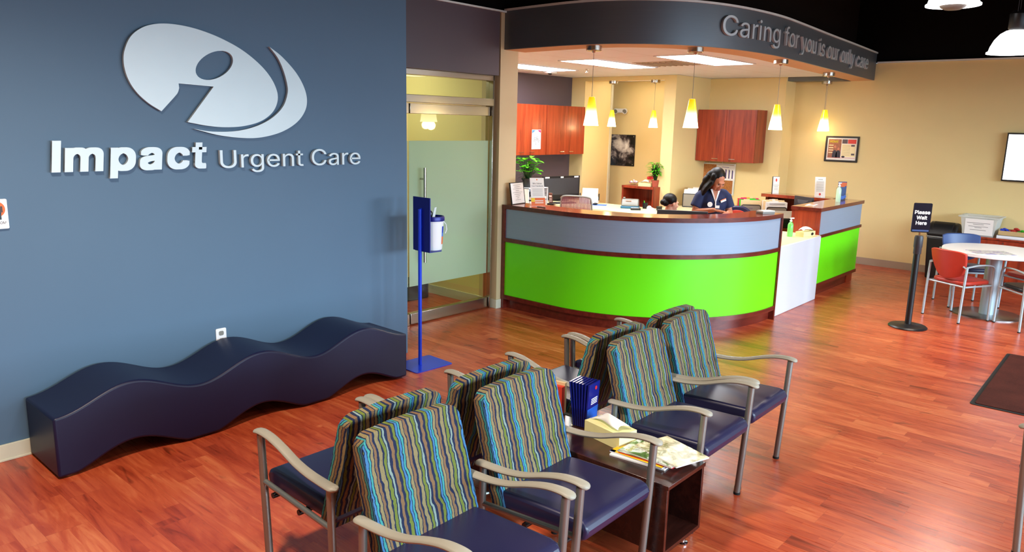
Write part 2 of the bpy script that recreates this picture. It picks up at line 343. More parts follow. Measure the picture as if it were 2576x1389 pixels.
class MB:
    def __init__(s, xf=None): s.V = []; s.F = []; s.M = []; s.S = []; s.xf = xf or Matrix()
    def add(s, V, F, mi=0, sm=False):
        b = len(s.V); s.V += [s.xf @ Vector(v) for v in V]
        for f in F: s.F.append(tuple(b+i for i in f)); s.M.append(mi); s.S.append(sm)
        return s
    def box(s, x0, x1, y0, y1, z0, z1, mi=0):
        V = [(x, y, z) for z in (z0, z1) for y in (y0, y1) for x in (x0, x1)]
        return s.add(V, [(0, 2, 3, 1), (4, 5, 7, 6), (0, 1, 5, 4), (2, 6, 7, 3), (0, 4, 6, 2), (1, 3, 7, 5)], mi)
    def cbox(s, c, sx, sy, sz, mi=0):
        return s.box(c[0]-sx/2, c[0]+sx/2, c[1]-sy/2, c[1]+sy/2, c[2]-sz/2, c[2]+sz/2, mi)
    def quad(s, a, b, c, d, mi=0): return s.add([a, b, c, d], [(0, 1, 2, 3)], mi)
    def tube(s, P, r, n=12, mi=0, cap=True, flat=1., up=None):
        P = [Vector(p) for p in P]; N = len(P); r = r if isinstance(r, (list, tuple)) else [r]*N
        V = []; pu = None
        for i, p in enumerate(P):
            t = (P[min(i+1, N-1)]-P[max(i-1, 0)]).normalized()
            if pu is None:
                a = Vector(up) if up else (Vector((0, 0, 1)) if abs(t.z) < .9 else Vector((1, 0, 0)))
            else: a = pu
            u = (a-t*a.dot(t)).normalized(); pu = u; w = t.cross(u)
            for k in range(n):
                q = 2*pi*k/n; V.append(p+(u*cos(q)*flat+w*sin(q))*r[i])
        F = [(i*n+k, i*n+(k+1) % n, (i+1)*n+(k+1) % n, (i+1)*n+k) for i in range(N-1) for k in range(n)]
        s.add(V, F, mi, True)
        if cap:
            s.add([V[k] for k in range(n)], [tuple(range(n))[::-1]], mi); s.add(V[-n:], [tuple(range(n))], mi)
        return s
    def capsule(s, a, b, ra, rb, n=12, mi=0):
        a = Vector(a); b = Vector(b); d = (b-a).normalized(); P = []; rr = []
        for q in (-90, -60, -30, 0): P.append(a+d*ra*sin(R(q))*1.0); rr.append(max(ra*cos(R(q)), .0004))
        for q in (0, 30, 60, 90): P.append(b+d*rb*sin(R(q))); rr.append(max(rb*cos(R(q)), .0004))
        return s.tube(P, rr, n, mi)
    def lathe(s, prof, c=(0, 0, 0), n=24, mi=0, sm=True, sq=1.):
        c = Vector(c); V = []
        for r, z in prof:
            for k in range(n): q = 2*pi*k/n; V.append(c+Vector((r*cos(q), r*sq*sin(q), z)))
        F = [(i*n+k, i*n+(k+1) % n, (i+1)*n+(k+1) % n, (i+1)*n+k) for i in range(len(prof)-1) for k in range(n)]
        s.add(V, F, mi, sm)
        if prof[0][0] > 1e-6: s.add(V[:n], [tuple(range(n))[::-1]], mi)
        if prof[-1][0] > 1e-6: s.add(V[-n:], [tuple(range(n))], mi)
        return s
    def ell(s, c, rx, ry, rz, n=20, k=12, mi=0, rot=None):
        c = Vector(c); V = []; rot = rot or Matrix()
        for i in range(k+1):
            a = -pi/2+pi*i/k
            for j in range(n): q = 2*pi*j/n; V.append(c+rot @ Vector((rx*cos(a)*cos(q), ry*cos(a)*sin(q), rz*sin(a))))
        F = [(i*n+j, i*n+(j+1) % n, (i+1)*n+(j+1) % n, (i+1)*n+j) for i in range(k) for j in range(n)]
        return s.add(V, F, mi, True)
    def prism(s, out, fn, d0, d1, mi=0, sm=False):
        """closed 2-D outline out, fn(u,v,d)->3-D, between depths d0 and d1"""
        n = len(out); A = [fn(u, v, d0) for u, v in out]; B = [fn(u, v, d1) for u, v in out]
        s.add(A, [tuple(range(n))[::-1]], mi); s.add(B, [tuple(range(n))], mi)
        return s.add(A+B, [(i, (i+1) % n, n+(i+1) % n, n+i) for i in range(n)], mi, sm)
    def band(s, A, B, z0, z1, mi=0):
        """closed solid between two open plan paths A (outer) and B (inner)"""
        n = len(A); V = [(p[0], p[1], z) for z in (z0, z1) for P in (A, B) for p in P]
        a0, b0, a1, b1 = 0, n, 2*n, 3*n; F = []
        for i in range(n-1):
            F += [(a0+i, a0+i+1, a1+i+1, a1+i), (b0+i+1, b0+i, b1+i, b1+i+1), (a1+i, a1+i+1, b1+i+1, b1+i), (a0+i+1, a0+i, b0+i, b0+i+1)]
        s.add(V, F, mi, True)
        return s.add(V, [(a0, a1, b1, b0), (a0+n-1, b0+n-1, b1+n-1, a1+n-1)], mi)
    def text(s, body, cap, o, right, up, depth=.0006, mi=0, shear=0, off=0, wid=None, align='L', warp=None):
        text_geo.off = off
        if off:
            for q in range(9): s.text(body, cap, Vector(o)+Vector(right).normalized()*(q % 3-1)*off*cap+Vector(up).normalized()*(q//3-1)*off*cap, right, up, depth+q*1e-6, mi, shear, 0, wid, align, warp)
            return s
        key = body+'|%g' % off
        if key in MB.tc: V, F = MB.tc[key]
        else:
            _font_cache.pop(body, None); V, F = text_geo(body); MB.tc[key] = (V, F)
        text_geo.off = 0
        k = cap/MB.capH; x0 = min(v.x for v in V); x1 = max(v.x for v in V); kx = k if wid is None else wid/(x1-x0)
        dx = {'L': 0, 'C': -(x1-x0)/2*kx, 'R': -(x1-x0)*kx}[align]
        o = Vector(o); right = Vector(right).normalized(); up = Vector(up).normalized(); nr = right.cross(up)
        def pt(v, d):
            X = (v.x-x0)*kx+dx+v.y*k*shear; Y = v.y*k
            return warp(X, Y, d) if warp else o+right*X+up*Y+nr*d
        n = len(V); top = [pt(v, depth) for v in V]
        s.add(top, F, mi)
        if depth > .002:
            E = {}
            for f in F:
                for i in range(len(f)):
                    a, b = f[i], f[(i+1) % len(f)]; kk = (min(a, b), max(a, b)); E[kk] = None if kk in E else (a, b)
            bot = [pt(v, 0) for v in V]
            s.add(top+bot, [(b, a, n+a, n+b) for e in E.values() if e for a, b in [e]], mi); s.add(bot, [f[::-1] for f in F], mi)
        return s
    def build(s, name, mats, parent=None, loc=None, rz=0, bevel=0, seg=2, sub=0, ang=38, smooth=None, fix=True):
        me = bpy.data.meshes.new(name); me.from_pydata([tuple(v) for v in s.V], [], s.F); me.update()
        for i, p in enumerate(me.polygons): p.material_index = s.M[i]; p.use_smooth = s.S[i] if smooth is None else smooth
        for q in (mats if isinstance(mats, (list, tuple)) else [mats]): me.materials.append(m[q] if isinstance(q, str) else q)
        bm = bmesh.new(); bm.from_mesh(me); bmesh.ops.remove_doubles(bm, verts=bm.verts, dist=1e-5)
        if fix: bmesh.ops.recalc_face_normals(bm, faces=bm.faces)
        bm.to_mesh(me); bm.free()
        o = bpy.data.objects.new(name, me); COL.objects.link(o)
        if parent: o.parent = parent
        if loc: o.location = loc
        o.rotation_euler.z = rz
        if bevel:
            b = o.modifiers.new('bevel', 'BEVEL'); b.width = bevel; b.segments = seg; b.limit_method = 'ANGLE'; b.angle_limit = R(40); b.harden_normals = False
            for p in me.polygons: p.use_smooth = True
        if any(p.use_smooth for p in me.polygons): me.set_sharp_from_angle(angle=R(ang))
        if sub: q = o.modifiers.new('sub', 'SUBSURF'); q.levels = q.render_levels = sub
        return o
MB.tc = {}
_v, _f = text_geo('H'); MB.capH = max(v.y for v in _v)
def tag(o, label=None, cat=None, group=None, kind=None):
    for k, v in (('label', label), ('category', cat), ('group', group), ('kind', kind)):
        if v: o[k] = v
    return o
def thing(name, label, cat, loc=(0, 0, 0), rz=0, group=None):
    o = bpy.data.objects.new(name, None); COL.objects.link(o); o.location = loc; o.rotation_euler.z = rz
    o.empty_display_size = .1
    return tag(o, label, cat, group)
def copy_tree(o, parent=None):
    kids = [c for c in bpy.data.objects if c.parent == o]
    c = o.copy(); COL.objects.link(c); c.parent = parent
    for ch in kids: copy_tree(ch, c)
    return c
def put(o, loc, rz, label, group=None):
    o.location = loc; o.rotation_euler.z = rz; tag(o, label, None, group); return o
def st(o): o['kind'] = 'structure'; return o
def rrect(w, h, r, n=5, x0=0, y0=0):
    out = []
    for cx, cy, a in ((w/2-r, h/2-r, 0), (-w/2+r, h/2-r, 90), (-w/2+r, -h/2+r, 180), (w/2-r, -h/2+r, 270)):
        for k in range(n+1): q = R(a+90*k/n); out.append((x0+cx+r*cos(q), y0+cy+r*sin(q)))
    return out
XZ = lambda y0: (lambda u, v, d: (u, y0+d, v))
XY = lambda u, v, d: (u, v, d)
YZ = lambda u, v, d: (d, u, v)
def remesh(o, vox, sm=4):
    q = o.modifiers.new('rm', 'REMESH'); q.mode = 'VOXEL'; q.voxel_size = vox; q.use_smooth_shade = True
    q = o.modifiers.new('sm', 'SMOOTH'); q.iterations = sm; q.factor = .5
# ================================================================== THE SETTING
def wallbox(name, x0, x1, y0, y1, z0, z1, mat): return st(MB().box(x0, x1, y0, y1, z0, z1).build(name, mat))
st(MB().box(-3, 13, -4, 9.6, -.06, 0).build('floor', 'floor'))
wallbox('wall_left', -3, 3.957, 4.69, 5.42, 0, 4.2, 'blue')
st(MB().box(-3, 3.60, 4.676, 4.69, 0, .095).box(-3, 3.60, 4.672, 4.69, 0, .012).build('baseboard_left', 'base', bevel=.002))
wallbox('wall_door_bulkhead', 3.957, 5.60, 5.24, 5.42, 2.36, 2.955, 'plum')
wallbox('trim_1', 3.957, 5.70, 5.225, 5.42, 2.956, 2.972, 'strip')
wallbox('wall_pier_left', 5.63, 5.89, 5.25, 5.50, 0, 2.955, 'cream')
st(MB().box(5.618, 5.70, 5.238, 5.25, 0, .095).box(5.618, 5.63, 5.25, 5.50, 0, .095).build('baseboard_pier', 'base', bevel=.002))
wallbox('wall_partition', 5.63, 5.86, 5.50, 7.85, 0, 4.2, 'tan')
st(MB().box(5.618, 5.63, 5.50, 7.85, 0, .095).build('baseboard_partition', 'base'))
wallbox('wall_vestibule', 2.2, 5.63, 7.85, 8.0, 0, 4.2, 'tan')
wallbox('wall_vestibule_left', 2.2, 2.3, 5.42, 7.85, 0, 4.2, 'tan')
wallbox('ceiling_vestibule', 2.2, 5.63, 5.42, 7.85, 2.7, 2.75, 'ceil')
st(MB().box(2.3, 5.63, 7.838, 7.85, 0, .095).build('baseboard_vestibule', 'base'))
wallbox('wall_back', 5.63, 10.15, 7.85, 8.0, 0, 2.66, 'plum')
st(MB().box(10.15, 10.88, 7.58, 8.0, 0, 2.66).build('wall_hall_left', 'tan'))
st(MB().box(10.15, 10.35, 6.11, 7.58, 2.60, 2.66).build('wall_header', 'tan'))
wallbox('trim_hall', 10.88, 10.93, 7.56, 8.0, 0, 2.6, 'base')
wallbox('wall_hall_back', 11.35, 11.5, 5.9, 9.6, 0, 2.66, 'tan')
wallbox('wall_pier_right', 10.15, 11.35, 5.91, 6.11, 0, 2.66, 'tan')
wallbox('wall_alcove', 11.2, 11.55, 4.69, 5.91, 0, 2.66, 'tan')
wallbox('wall_right', 11.55, 11.7, -4, 9.6, 0, 2.84, 'tan')
wallbox('trim_wall_cap', 11.53, 11.7, -4, 3.56, 2.841, 2.862, 'strip')
wallbox('wall_upper_right', 11.6, 11.75, -4, 9.6, 2.863, 4.2, 'black')
st(MB().box(11.538, 11.55, -4, 4.69, 0, .1).box(11.534, 11.55, -4, 4.69, 0, .012).build('baseboard_right', 'basetan'))
wallbox('ceiling', -3, 11.75, -4, 5.42, 4.2, 4.25, 'black')
wallbox('wall_rear', -3.1, -3, -4, 4.69, 0, 4.2, 'tan')
# storefront wall behind the camera: openings for three windows
fwm = MB()
fwm.box(-3, 11.75, -3.75, -3.6, 0, .35).box(-3, 11.75, -3.75, -3.6, 2.45, 4.2)
for a, b in ((-3, .7), (3.3, 3.9), (6.5, 7.1), (9.7, 11.75)): fwm.box(a, b, -3.75, -3.6, .35, 2.45)
st(fwm.build('wall_front', 'tan'))
for i, a in enumerate((.7, 3.9, 7.1)):
    f = MB()
    for x in (a, a+1.28, a+2.55): f.box(x, x+.05, -3.72, -3.66, .35, 2.45)
    f.box(a, a+2.6, -3.72, -3.66, .35, .4).box(a, a+2.6, -3.72, -3.66, 2.4, 2.45)
    st(f.build('window_%d' % (i+1), 'steel'))
# ---- soffit over the reception desk
SO = catmull([(5.68, 5.25), (5.66, 4.8), (5.66, 4.4), (5.72, 4.07), (5.88, 3.78), (6.15, 3.52), (6.5, 3.36), (6.95, 3.27), (7.5, 3.24), (8.2, 3.29), (9.2, 3.38), (10.3, 3.47), (11.55, 3.58)], 6)
def offset(P, d):
    out = []
    for i, p in enumerate(P):
        t = (P[min(i+1, len(P)-1)]-P[max(i-1, 0)]).normalized(); out.append(Vector((p.x-t.y*d, p.y+t.x*d)))
    return out
SO = [Vector((p.x, p.y)) for p in SO]
SI = offset(SO, .31); SI[0] = Vector((5.99, 5.25)); SI[-1] = Vector((11.55, 3.90))
st(MB().band(SO, offset(SO, .02), 2.612, 2.972).build('trim_fascia', 'fascia', fix=True, ang=60))
st(MB().band(offset(SO, .02), SI, 2.610, 2.70).build('trim_soffit', 'soffit'))
st(MB().band(offset(SO, -.012), offset(SO, .06), 2.973, 2.992).build('trim_fascia_cap', 'strip'))
st(MB().band(offset(SO, .06), offset(SO, .10), 2.70, 2.972).build('trim_fascia_backing', 'black'))
wallbox('trim_soffit_return', 11.24, 11.55, 3.9, 4.69, 2.605, 2.70, 'fascia')
cp = [(p.x, p.y) for p in SI]+[(11.55, 9.6), (5.86, 9.6), (5.86, 5.3)]
st(MB().prism(cp, XY, 2.662, 2.71).build('ceiling_reception', 'ceil'))
st(MB().band([Vector((5.95, 5.5)), Vector((5.95, 4.5)), Vector((6.5, 3.95)), Vector((7.3, 3.7)), Vector((11.6, 3.9))], [Vector((6.05, 5.5)), Vector((6.05, 4.55)), Vector((6.55, 4.05)), Vector((7.3, 3.8)), Vector((11.6, 4.0))], 2.72, 4.2).build('wall_upper_reception', plain('brown_lit_black_paint', (34, 26, 22), .9, spec=.1)))  # dark bulkhead; the browner look it has when lit is put into its colour
wallbox('wall_upper_pier', 3.957, 6.05, 5.30, 5.5, 2.975, 4.2, 'black')

# ---- glass door in its steel frame
d = bpy.data.objects.new('door_1', None); COL.objects.link(d); st(d)
f = MB().box(3.957, 5.60, 5.30, 5.40, 2.308, 2.36).box(3.957, 5.60, 5.29, 5.41, 2.067, 2.136).box(5.585, 5.60, 5.30, 5.40, 0, 2.36)
f.box(3.957, 4.525, 5.33, 5.385, 0, .115).box(3.957, 4.525, 5.33, 5.385, 1.97, 2.062)
f.build('door_frame', 'steel', d, bevel=.003)
MB().box(3.957, 5.585, 5.352, 5.362, 2.137, 2.307).build('transom_glass', 'glass', d)
MB().box(3.957, 4.52, 5.352, 5.362, .116, 1.969).build('side_glass', 'glass', d)
MB().box(3.957, 4.52, 5.347, 5.350, .373, 1.727).build('side_frosting', 'frost', d)
lf = MB().box(4.535, 5.575, 5.352, 5.362, .116, 1.969).build('door_leaf', 'glass', d)
MB().box(4.537, 5.575, 5.347, 5.350, .373, 1.727).build('door_frosting', 'frost', d)
MB().box(4.535, 5.575, 5.325, 5.39, .012, .115).box(4.535, 5.575, 5.325, 5.39, 1.97, 2.06).build('door_rail', 'steel', d, bevel=.003)
hd = MB().tube([(4.674, 5.285, .60), (4.674, 5.285, 1.484)], .014, 14)
for z in (.72, 1.38): hd.tube([(4.674, 5.285, z), (4.674, 5.35, z)], .009, 10)
hd.build('door_handle', 'steel', d)
st(MB().box(4.0, 5.2, 6.2, 6.8, 2.69, 2.70).build('added_light_vestibule', emis('vestibule_added_glow', (1, .95, .86), 12)))  # added unseen panel, brightens the vestibule behind the frosted door
st(MB().box(10.5, 11.1, 6.5, 7.4, 2.65, 2.66).build('added_light_hall', emis('hall_added_glow', (1, .93, .80), 3)))  # added unseen panel, gives the hall back wall more light
# ---- dark bin on the floor inside the vestibule
t = MB().prism(rrect(.36, .30, .06), XY, 0, .19).build('wastebasket', 'dark', loc=(5.30, 6.25, 0), bevel=.01)
tag(t, 'black low bin standing on the floor behind the glass door', 'wastebasket')

# ================================================================== SIGN LETTERING
logo = thing('wall_logo', 'large silver oval logo with a cut-out letter i on the blue wall', 'logo', (2.3, 4.69, 2.1))
Z1 = lambda x, y: (x/2.477, y/2.477)
# outlines in metres on the wall plane (x along the wall, z up)
oval = [(1.835, 2.199), (1.842, 2.130), (1.892, 2.041), (1.958, 1.974), (2.033, 1.925)]
OV = {'main': [(2.033, 1.925), (1.958, 1.972), (1.892, 2.036), (1.852, 2.110), (1.837, 2.190), (1.848, 2.265), (1.890, 2.345), (1.965, 2.402), (2.060, 2.430), (2.172, 2.434), (2.290, 2.420), (2.430, 2.383), (2.570, 2.324), (2.690, 2.244), (2.770, 2.160), (2.812, 2.072), (2.808, 2.000), (2.765, 1.932), (2.680, 1.877), (2.560, 1.845), (2.430, 1.836), (2.310, 1.844), (2.189, 1.864)],
      'stem': [(2.368, 2.085), (2.147, 2.093), (2.149, 2.062), (2.132, 2.030), (2.100, 1.998)]}
# smooth the oval's outer arc, keep the corners of the stem sharp
arc = [(p.x, p.y) for p in catmull(OV['main'], 6)]
full = arc+[(2.368, 2.085), (2.147, 2.093)]+[(p.x, p.y) for p in catmull([(2.149, 2.066), (2.138, 2.037), (2.115, 2.010)], 4)]
dot = []
for k in range(40):
    q = 2*pi*k/40; u, v = .135*cos(q), .075*sin(q); a = R(28); dot.append((2.382+u*cos(a)-v*sin(a), 2.215+u*sin(a)+v*cos(a)))
def holed(outer, hole, y0, y1, name, mat, parent):
    bm = bmesh.new()
    for y in (y0,):
        e = []
        for loop in (outer, hole):
            vs = [bm.verts.new((x, y, z)) for x, z in loop]; e += [bm.edges.new((vs[i], vs[(i+1) % len(vs)])) for i in range(len(vs))]
        bmesh.ops.triangle_fill(bm, edges=e, use_beauty=True)
    r = bmesh.ops.extrude_face_region(bm, geom=bm.faces[:]); 
    for v in r['geom']:
        if isinstance(v, bmesh.types.BMVert): v.co.y = y1
    bmesh.ops.recalc_face_normals(bm, faces=bm.faces); me = bpy.data.meshes.new(name); bm.to_mesh(me); bm.free(); me.materials.append(m[mat])
    o = bpy.data.objects.new(name, me); COL.objects.link(o); o.parent = parent; o.matrix_parent_inverse = parent.matrix_basis.inverted(); return o
bpy.context.view_layer.update()
holed(full, dot, 4.662, 4.684, 'logo_oval', 'lettersilver', logo)
co = catmull([(2.767, 2.360), (2.862, 2.300), (2.962, 2.205), (3.022, 2.108), (3.040, 2.020), (3.015, 1.942), (2.945, 1.868), (2.830, 1.808), (2.690, 1.774), (2.560, 1.768), (2.390, 1.785), (2.224, 1.824)], 6)
ci = catmull([(2.224, 1.824), (2.345, 1.808), (2.500, 1.812), (2.640, 1.842), (2.760, 1.897), (2.850, 1.975), (2.890, 2.065), (2.889, 2.130), (2.863, 2.220), (2.825, 2.295), (2.767, 2.360)], 6)
cr = MB(Matrix.Translation((-2.3, -4.69, -2.1))).prism([(p.x, p.y) for p in co[:-1]]+[(p.x, p.y) for p in ci[:-1]], lambda u, v, dd: (u, dd, v), 4.662, 4.684).build('logo_crescent', 'lettersilver', logo)
for x, z in ((1.95, 2.25), (2.6, 2.0), (2.5, 1.8), (2.95, 2.05)): MB(Matrix.Translation((-2.3, -4.69, -2.1))).tube([(x, 4.683, z), (x, 4.692, z)], .008).build('standoff', 'dark', logo)
def letters(name, label, body, cap, x0, x1, z, y, shear=0, off=0):
    """every character a part of the sign"""
    root = thing(name, label, 'sign lettering', (x0, y, z))
    _font_cache.clear(); fat = off; off = 0; cap0 = cap; cap = cap-2*fat
    def w(s):
        V, F = text_geo(s); return max(v.x for v in V)-min(v.x for v in V)
    base = w('II'); adv = {}
    for ch in set(body): adv[ch] = (w('I'+ch+'I') if ch != ' ' else w('I I'))-base
    lsb = {}
    for ch in set(body):
        if ch != ' ': lsb[ch] = min(v.x for v in text_geo(ch)[0])
    if fat: adv['I'] = .13; lsb['I'] = .06
    tot = sum(adv[c] for c in body); ink = tot-lsb[body[0]]*1.2
    kx = (x1-x0-2.0*fat*len(body))/ink; ky = cap/MB.capH; pen = -lsb[body[0]]*kx+fat
    text_geo.off = 0; _font_cache.clear()
    for ch in body:
        if ch != ' ':
            ox = pen+lsb[ch]*kx; g_ = MB().text(ch, cap, (ox, -.006, 0), (1, 0, 0), (0, 0, 1), .022, 0, 0, 0)
            if fat and ch == 'I': g_ = MB().box(ox, ox+.020, -.028, -.006, 0, cap)
            b = MB()
            for q in (range(0, 16) if fat else (None,)):       # heavy strokes: the outline dilated by a square pen
                dx, dz = (fat*(q % 4-1.5)/1.5, fat*.8*(q//4-1.5)/1.5) if q is not None else (0, 0); e_ = 0 if q is None else q*2e-6
                V_ = [Vector((ox+(v.x-ox)*kx/ky+dx+(v.z+dz+fat)*shear, v.y-e_, v.z+dz+fat)) for v in g_.V]
                o_ = len(b.V); b.V += V_; b.F += [tuple(o_+i for i in f) for f in g_.F]; b.M += g_.M; b.S += g_.S
            b.build('letter', 'lettersilver', root)
        pen += adv[ch]*kx+2*fat
    return root
letters('wall_lettering', 'bold slanted silver letters reading Impact on the blue wall', 'Impact', .176, 1.412, 2.290, 1.578, 4.688, .10, .0105)
letters('wall_lettering', 'thin silver letters reading Urgent Care on the blue wall', 'Urgent Care', .113, 2.385, 3.49, 1.578, 4.688, 0, 0)
# lettering bent round the fascia
SL = [0]
for a, b in zip(SO[:-1], SO[1:]): SL.append(SL[-1]+(b-a).length)
def on_fascia(s, z, out):
    for i in range(len(SO)-1):
        if s <= SL[i+1] or i == len(SO)-2:
            t = (SO[i+1]-SO[i]).normalized(); p = SO[i]+t*(s-SL[i]); return Vector((p.x+t.y*out, p.y-t.x*out, z))
root = thing('fascia_lettering', 'silver letters reading Caring for you is our only care on the curved soffit fascia', 'sign lettering', (7.5, 3.24, 2.72))
body = 'Caring for you is our only care'; _font_cache.clear()
base = width('II'); tot = 0; adv = {}
for ch in set(body): adv[ch] = (width('I'+ch+'I') if ch != ' ' else width('I I'))-base
tot = sum(adv[c] for c in body); kx = (6.80-2.247)/tot; pen = 2.247
for ch in body:
    if ch != ' ':
        V, F = text_geo(ch); l0 = min(v.x for v in V)*kx; pp = pen+l0; k = .172/MB.capH
        b = MB(Matrix.Translation((-7.5, -3.24, -2.72))); b.text(ch, .172, (0, 0, 0), (1, 0, 0), (0, 0, 1), .024, 0, 0, 0, warp=lambda X, Y, dd, pp=pp, k=k: on_fascia(pp+X*kx/k, 2.722+Y, dd+.004))
        b.build('letter', 'lettersilver', root)
    pen += adv[ch]*kx
# restroom sign at the left edge
rs = thing('restroom_sign', 'white restroom sign with orange dot at left edge of the blue wall', 'sign', (1.105, 4.69, 1.29))
MB().prism(rrect(.17, .158, .006), lambda u, v, dd: (u, -dd, v+.079), .002, .016).build('sign_plate', 'whitepl', rs, bevel=.001)
g = MB(); g.prism([(.0+.042*cos(2*pi*k/28)+.012, .105+.042*sin(2*pi*k/28)) for k in range(28)], lambda u, v, dd: (u+.020, -dd, v), .0161, .0168, 0)
g.prism([(.035+.010*cos(2*pi*k/20), .133+.010*sin(2*pi*k/20)) for k in range(20)], lambda u, v, dd: (u+.008, -dd, v), .0172, .0178, 1)
for x0_, x1_, z0_, z1_ in ((.024, .046, .080, .120), (.017, .023, .088, .120), (.047, .053, .088, .120), (.025, .034, .050, .082), (.036, .045, .050, .082)): g.box(x0_+.008, x1_+.008, -.0178, -.0172, z0_, z1_, 1)
g.text('RESTROOM', .0135, (.072, -.0172, .026), (1, 0, 0), (0, 0, 1), .0005, 1, align='R')
g.build('sign_print', ['orange', 'dark'], rs)
ol = thing('wall_outlet', 'white outlet plate low on the blue wall above the bench', 'outlet', (2.34, 4.69, .46))
MB().prism(rrect(.072, .115, .008), lambda u, v, dd: (u, -dd, v), 0, .006).build('plate', 'whitepl', ol, bevel=.001)
g = MB()
for z in (-.025, .025): g.prism(rrect(.034, .03, .01, x0=0, y0=z), lambda u, v, dd: (u, -dd, v), .0061, .008)
g.build('socket', 'greypl', ol)

# ================================================================== BENCH
bn = thing('bench', 'navy blue vinyl wave bench against the blue wall', 'bench', (1.172, 4.215, 0))
L = 2.378; n = 96
wave = lambda x: .400-.056*cos(2*pi*x/(L/3))
und = lambda x: max(.012, .055-.058*cos(2*pi*x/(L/3)))
outl = [(L*k/n, wave(L*k/n)) for k in range(n+1)]+[(L*(n-k)/n, und(L*(n-k)/n)) for k in range(n+1)]
MB().prism(outl, XZ(0), 0, .455).build('seat_body', 'navybench', bn, bevel=.014, seg=3)
for x, y in ((.06, .05), (L-.06, .05), (.06, .40), (L-.06, .40), (L/3, .05), (2*L/3, .05), (L/3, .4), (2*L/3, .4)): MB().lathe([(.018, 0), (.02, .004), (.016, .014)], (x, y, 0), 14).build('foot', 'chrome', bn)

# ================================================================== WAITING CHAIRS
def cushion_back():
    # outline (x,z) with rounded top corners, swept between front and rear depth that both lean back
    out = []
    w, zb, zt, r = .238, .335, .828, .058
    out = [(-w+.012, zb), (w-.012, zb)]
    out += [(w+.0, zb+.02+(zt-r-zb)*k/6) for k in range(0, 7)]
    out += [(w-r+r*cos(R(q)), zt-r+(r*sin(R(q)))) for q in range(10, 90, 10)]
    out += [(x*w*.68, zt+.006*(1-x*x)) for x in (.9, .45, 0, -.45, -.9)]
    out += [(-w+r-r*cos(R(q)), zt-r+(r*sin(R(q)))) for q in range(80, 0, -10)]
    out += [(-w, zb+.02+(zt-r-zb)*k/6) for k in range(6, -1, -1)]
    lean = lambda z: .145+(z-.44)*.30
    th = lambda z: .070-.022*max(0, (z-.7))/.125
    A = [(x, lean(z), z) for x, z in out]; B = [(x, lean(z)+th(z), z-.004) for x, z in out]
    b = MB(); nn = len(out)
    b.add(A, [tuple(range(nn))]); b.add(B, [tuple(range(nn))[::-1]]); b.add(A+B, [(i, (i+1) % nn, nn+(i+1) % nn, nn+i) for i in range(nn)])
    return b
def arm_mb(x):
    P = catmull([(x, -.300, .610), (x, -.25, .618), (x, -.18, .613), (x, -.10, .593), (x, 0, .560), (x, .09, .543), (x, .18, .537), (x, .262, .535)], 9)
    n = len(P); al = [0]
    for i in range(1, n): al.append(al[-1]+(P[i]-P[i-1]).length)
    W_ = .026; rd_ = lambda d_: math.sqrt(max(.03, 1-(1-min(1, d_/W_))**2)); wd = [(W_-.004*sin(pi*i/(n-1)))*min(rd_(al[i]), rd_(al[-1]-al[i])) for i in range(n)]
    b = MB(); V = []; k = 12
    for p, w in zip(P, wd):
        for j in range(k):
            q = 2*pi*j/k; cx = abs(cos(q))**.7*(1 if cos(q) > 0 else -1); V.append((p.x+w*cx, p.y, p.z+.0105*min(1, w/.02)*sin(q)))
    b.add(V, [(i*k+j, i*k+(j+1) % k, (i+1)*k+(j+1) % k, (i+1)*k+j) for i in range(n-1) for j in range(k)], 0, True)
    b.add(V[:k], [tuple(range(k))[::-1]]); b.add(V[-k:], [tuple(range(k))]); return b
def make_chair(label):
    t = thing('waiting_chair', label, 'chair')
    s = MB().prism([(-.272, .375), (-.278, .41), (-.262, .438), (-.23, .447), (.10, .437), (.20, .425), (.20, .355), (-.25, .362)], YZ, -.232, .232)
    s.build('seat', 'navy', t, bevel=.016, seg=3)
    cushion_back().build('backrest', 'stripe', t, bevel=.026, seg=4)
    for sx in (-1, 1):
        x = .262*sx
        lg_ = MB().tube([(x, -.232, .012), (x, -.252, .38), (x, -.262, .604)], .0165, 14).build('leg', 'frame', t); MB().lathe([(.018, 0), (.018, .013)], (x, -.232, 0), 14).build('foot_cap', 'rubber', lg_)
        lg_ = MB().tube([(x, .235, .012), (x, .225, .38), (x, .222, .535)], .0155, 14).build('leg', 'frame', t); MB().lathe([(.018, 0), (.018, .013)], (x, .235, 0), 14).build('foot_cap', 'rubber', lg_)
        arm_mb(x).build('armrest', 'arm', t)
        MB().tube([(x, -.25, .398), (x, .226, .362)], .012, 10).build('side_rail', 'frame', t)
    MB().tube([(-.262, .0, .345), (.262, .0, .345)], .012, 10).tube([(-.262, -.19, .35), (.262, -.19, .35)], .012, 10).box(-.2, .2, -.2, .16, .338, .352).build('seat_frame', 'dark', t)
    MB().tube([(-.262, .226, .40), (-.235, .215, .40)], .008, 8).tube([(.262, .226, .40), (.235, .215, .40)], .008, 8).build('back_bracket', 'frame', t)
    return t
ch0 = make_chair('x')
G = 'back-to-back waiting chairs'
rowA = [(1.725, 1.755, 'striped waiting chair facing right, nearest the camera'), (2.345, 1.775, 'striped waiting chair facing right, just before the dark end table'), (3.315, 1.793, 'striped waiting chair facing right, just beyond the dark end table'), (3.897, 1.828, 'striped waiting chair facing right, farthest toward the green desk')]
for i, (x, y, lb) in enumerate(rowA):
    c = ch0 if i == 0 else copy_tree(ch0); put(c, (x, y, 0), R(1.3), lb, G)
rowB = [(1.785, 2.488, 'striped waiting chair facing the blue wall, nearest the camera'), (2.360, 2.495, 'striped waiting chair facing the blue wall, just before the end table'), (3.345, 2.49, 'striped waiting chair facing the blue wall, just beyond the end table'), (3.935, 2.50, 'striped waiting chair facing the blue wall, farthest toward the green desk')]
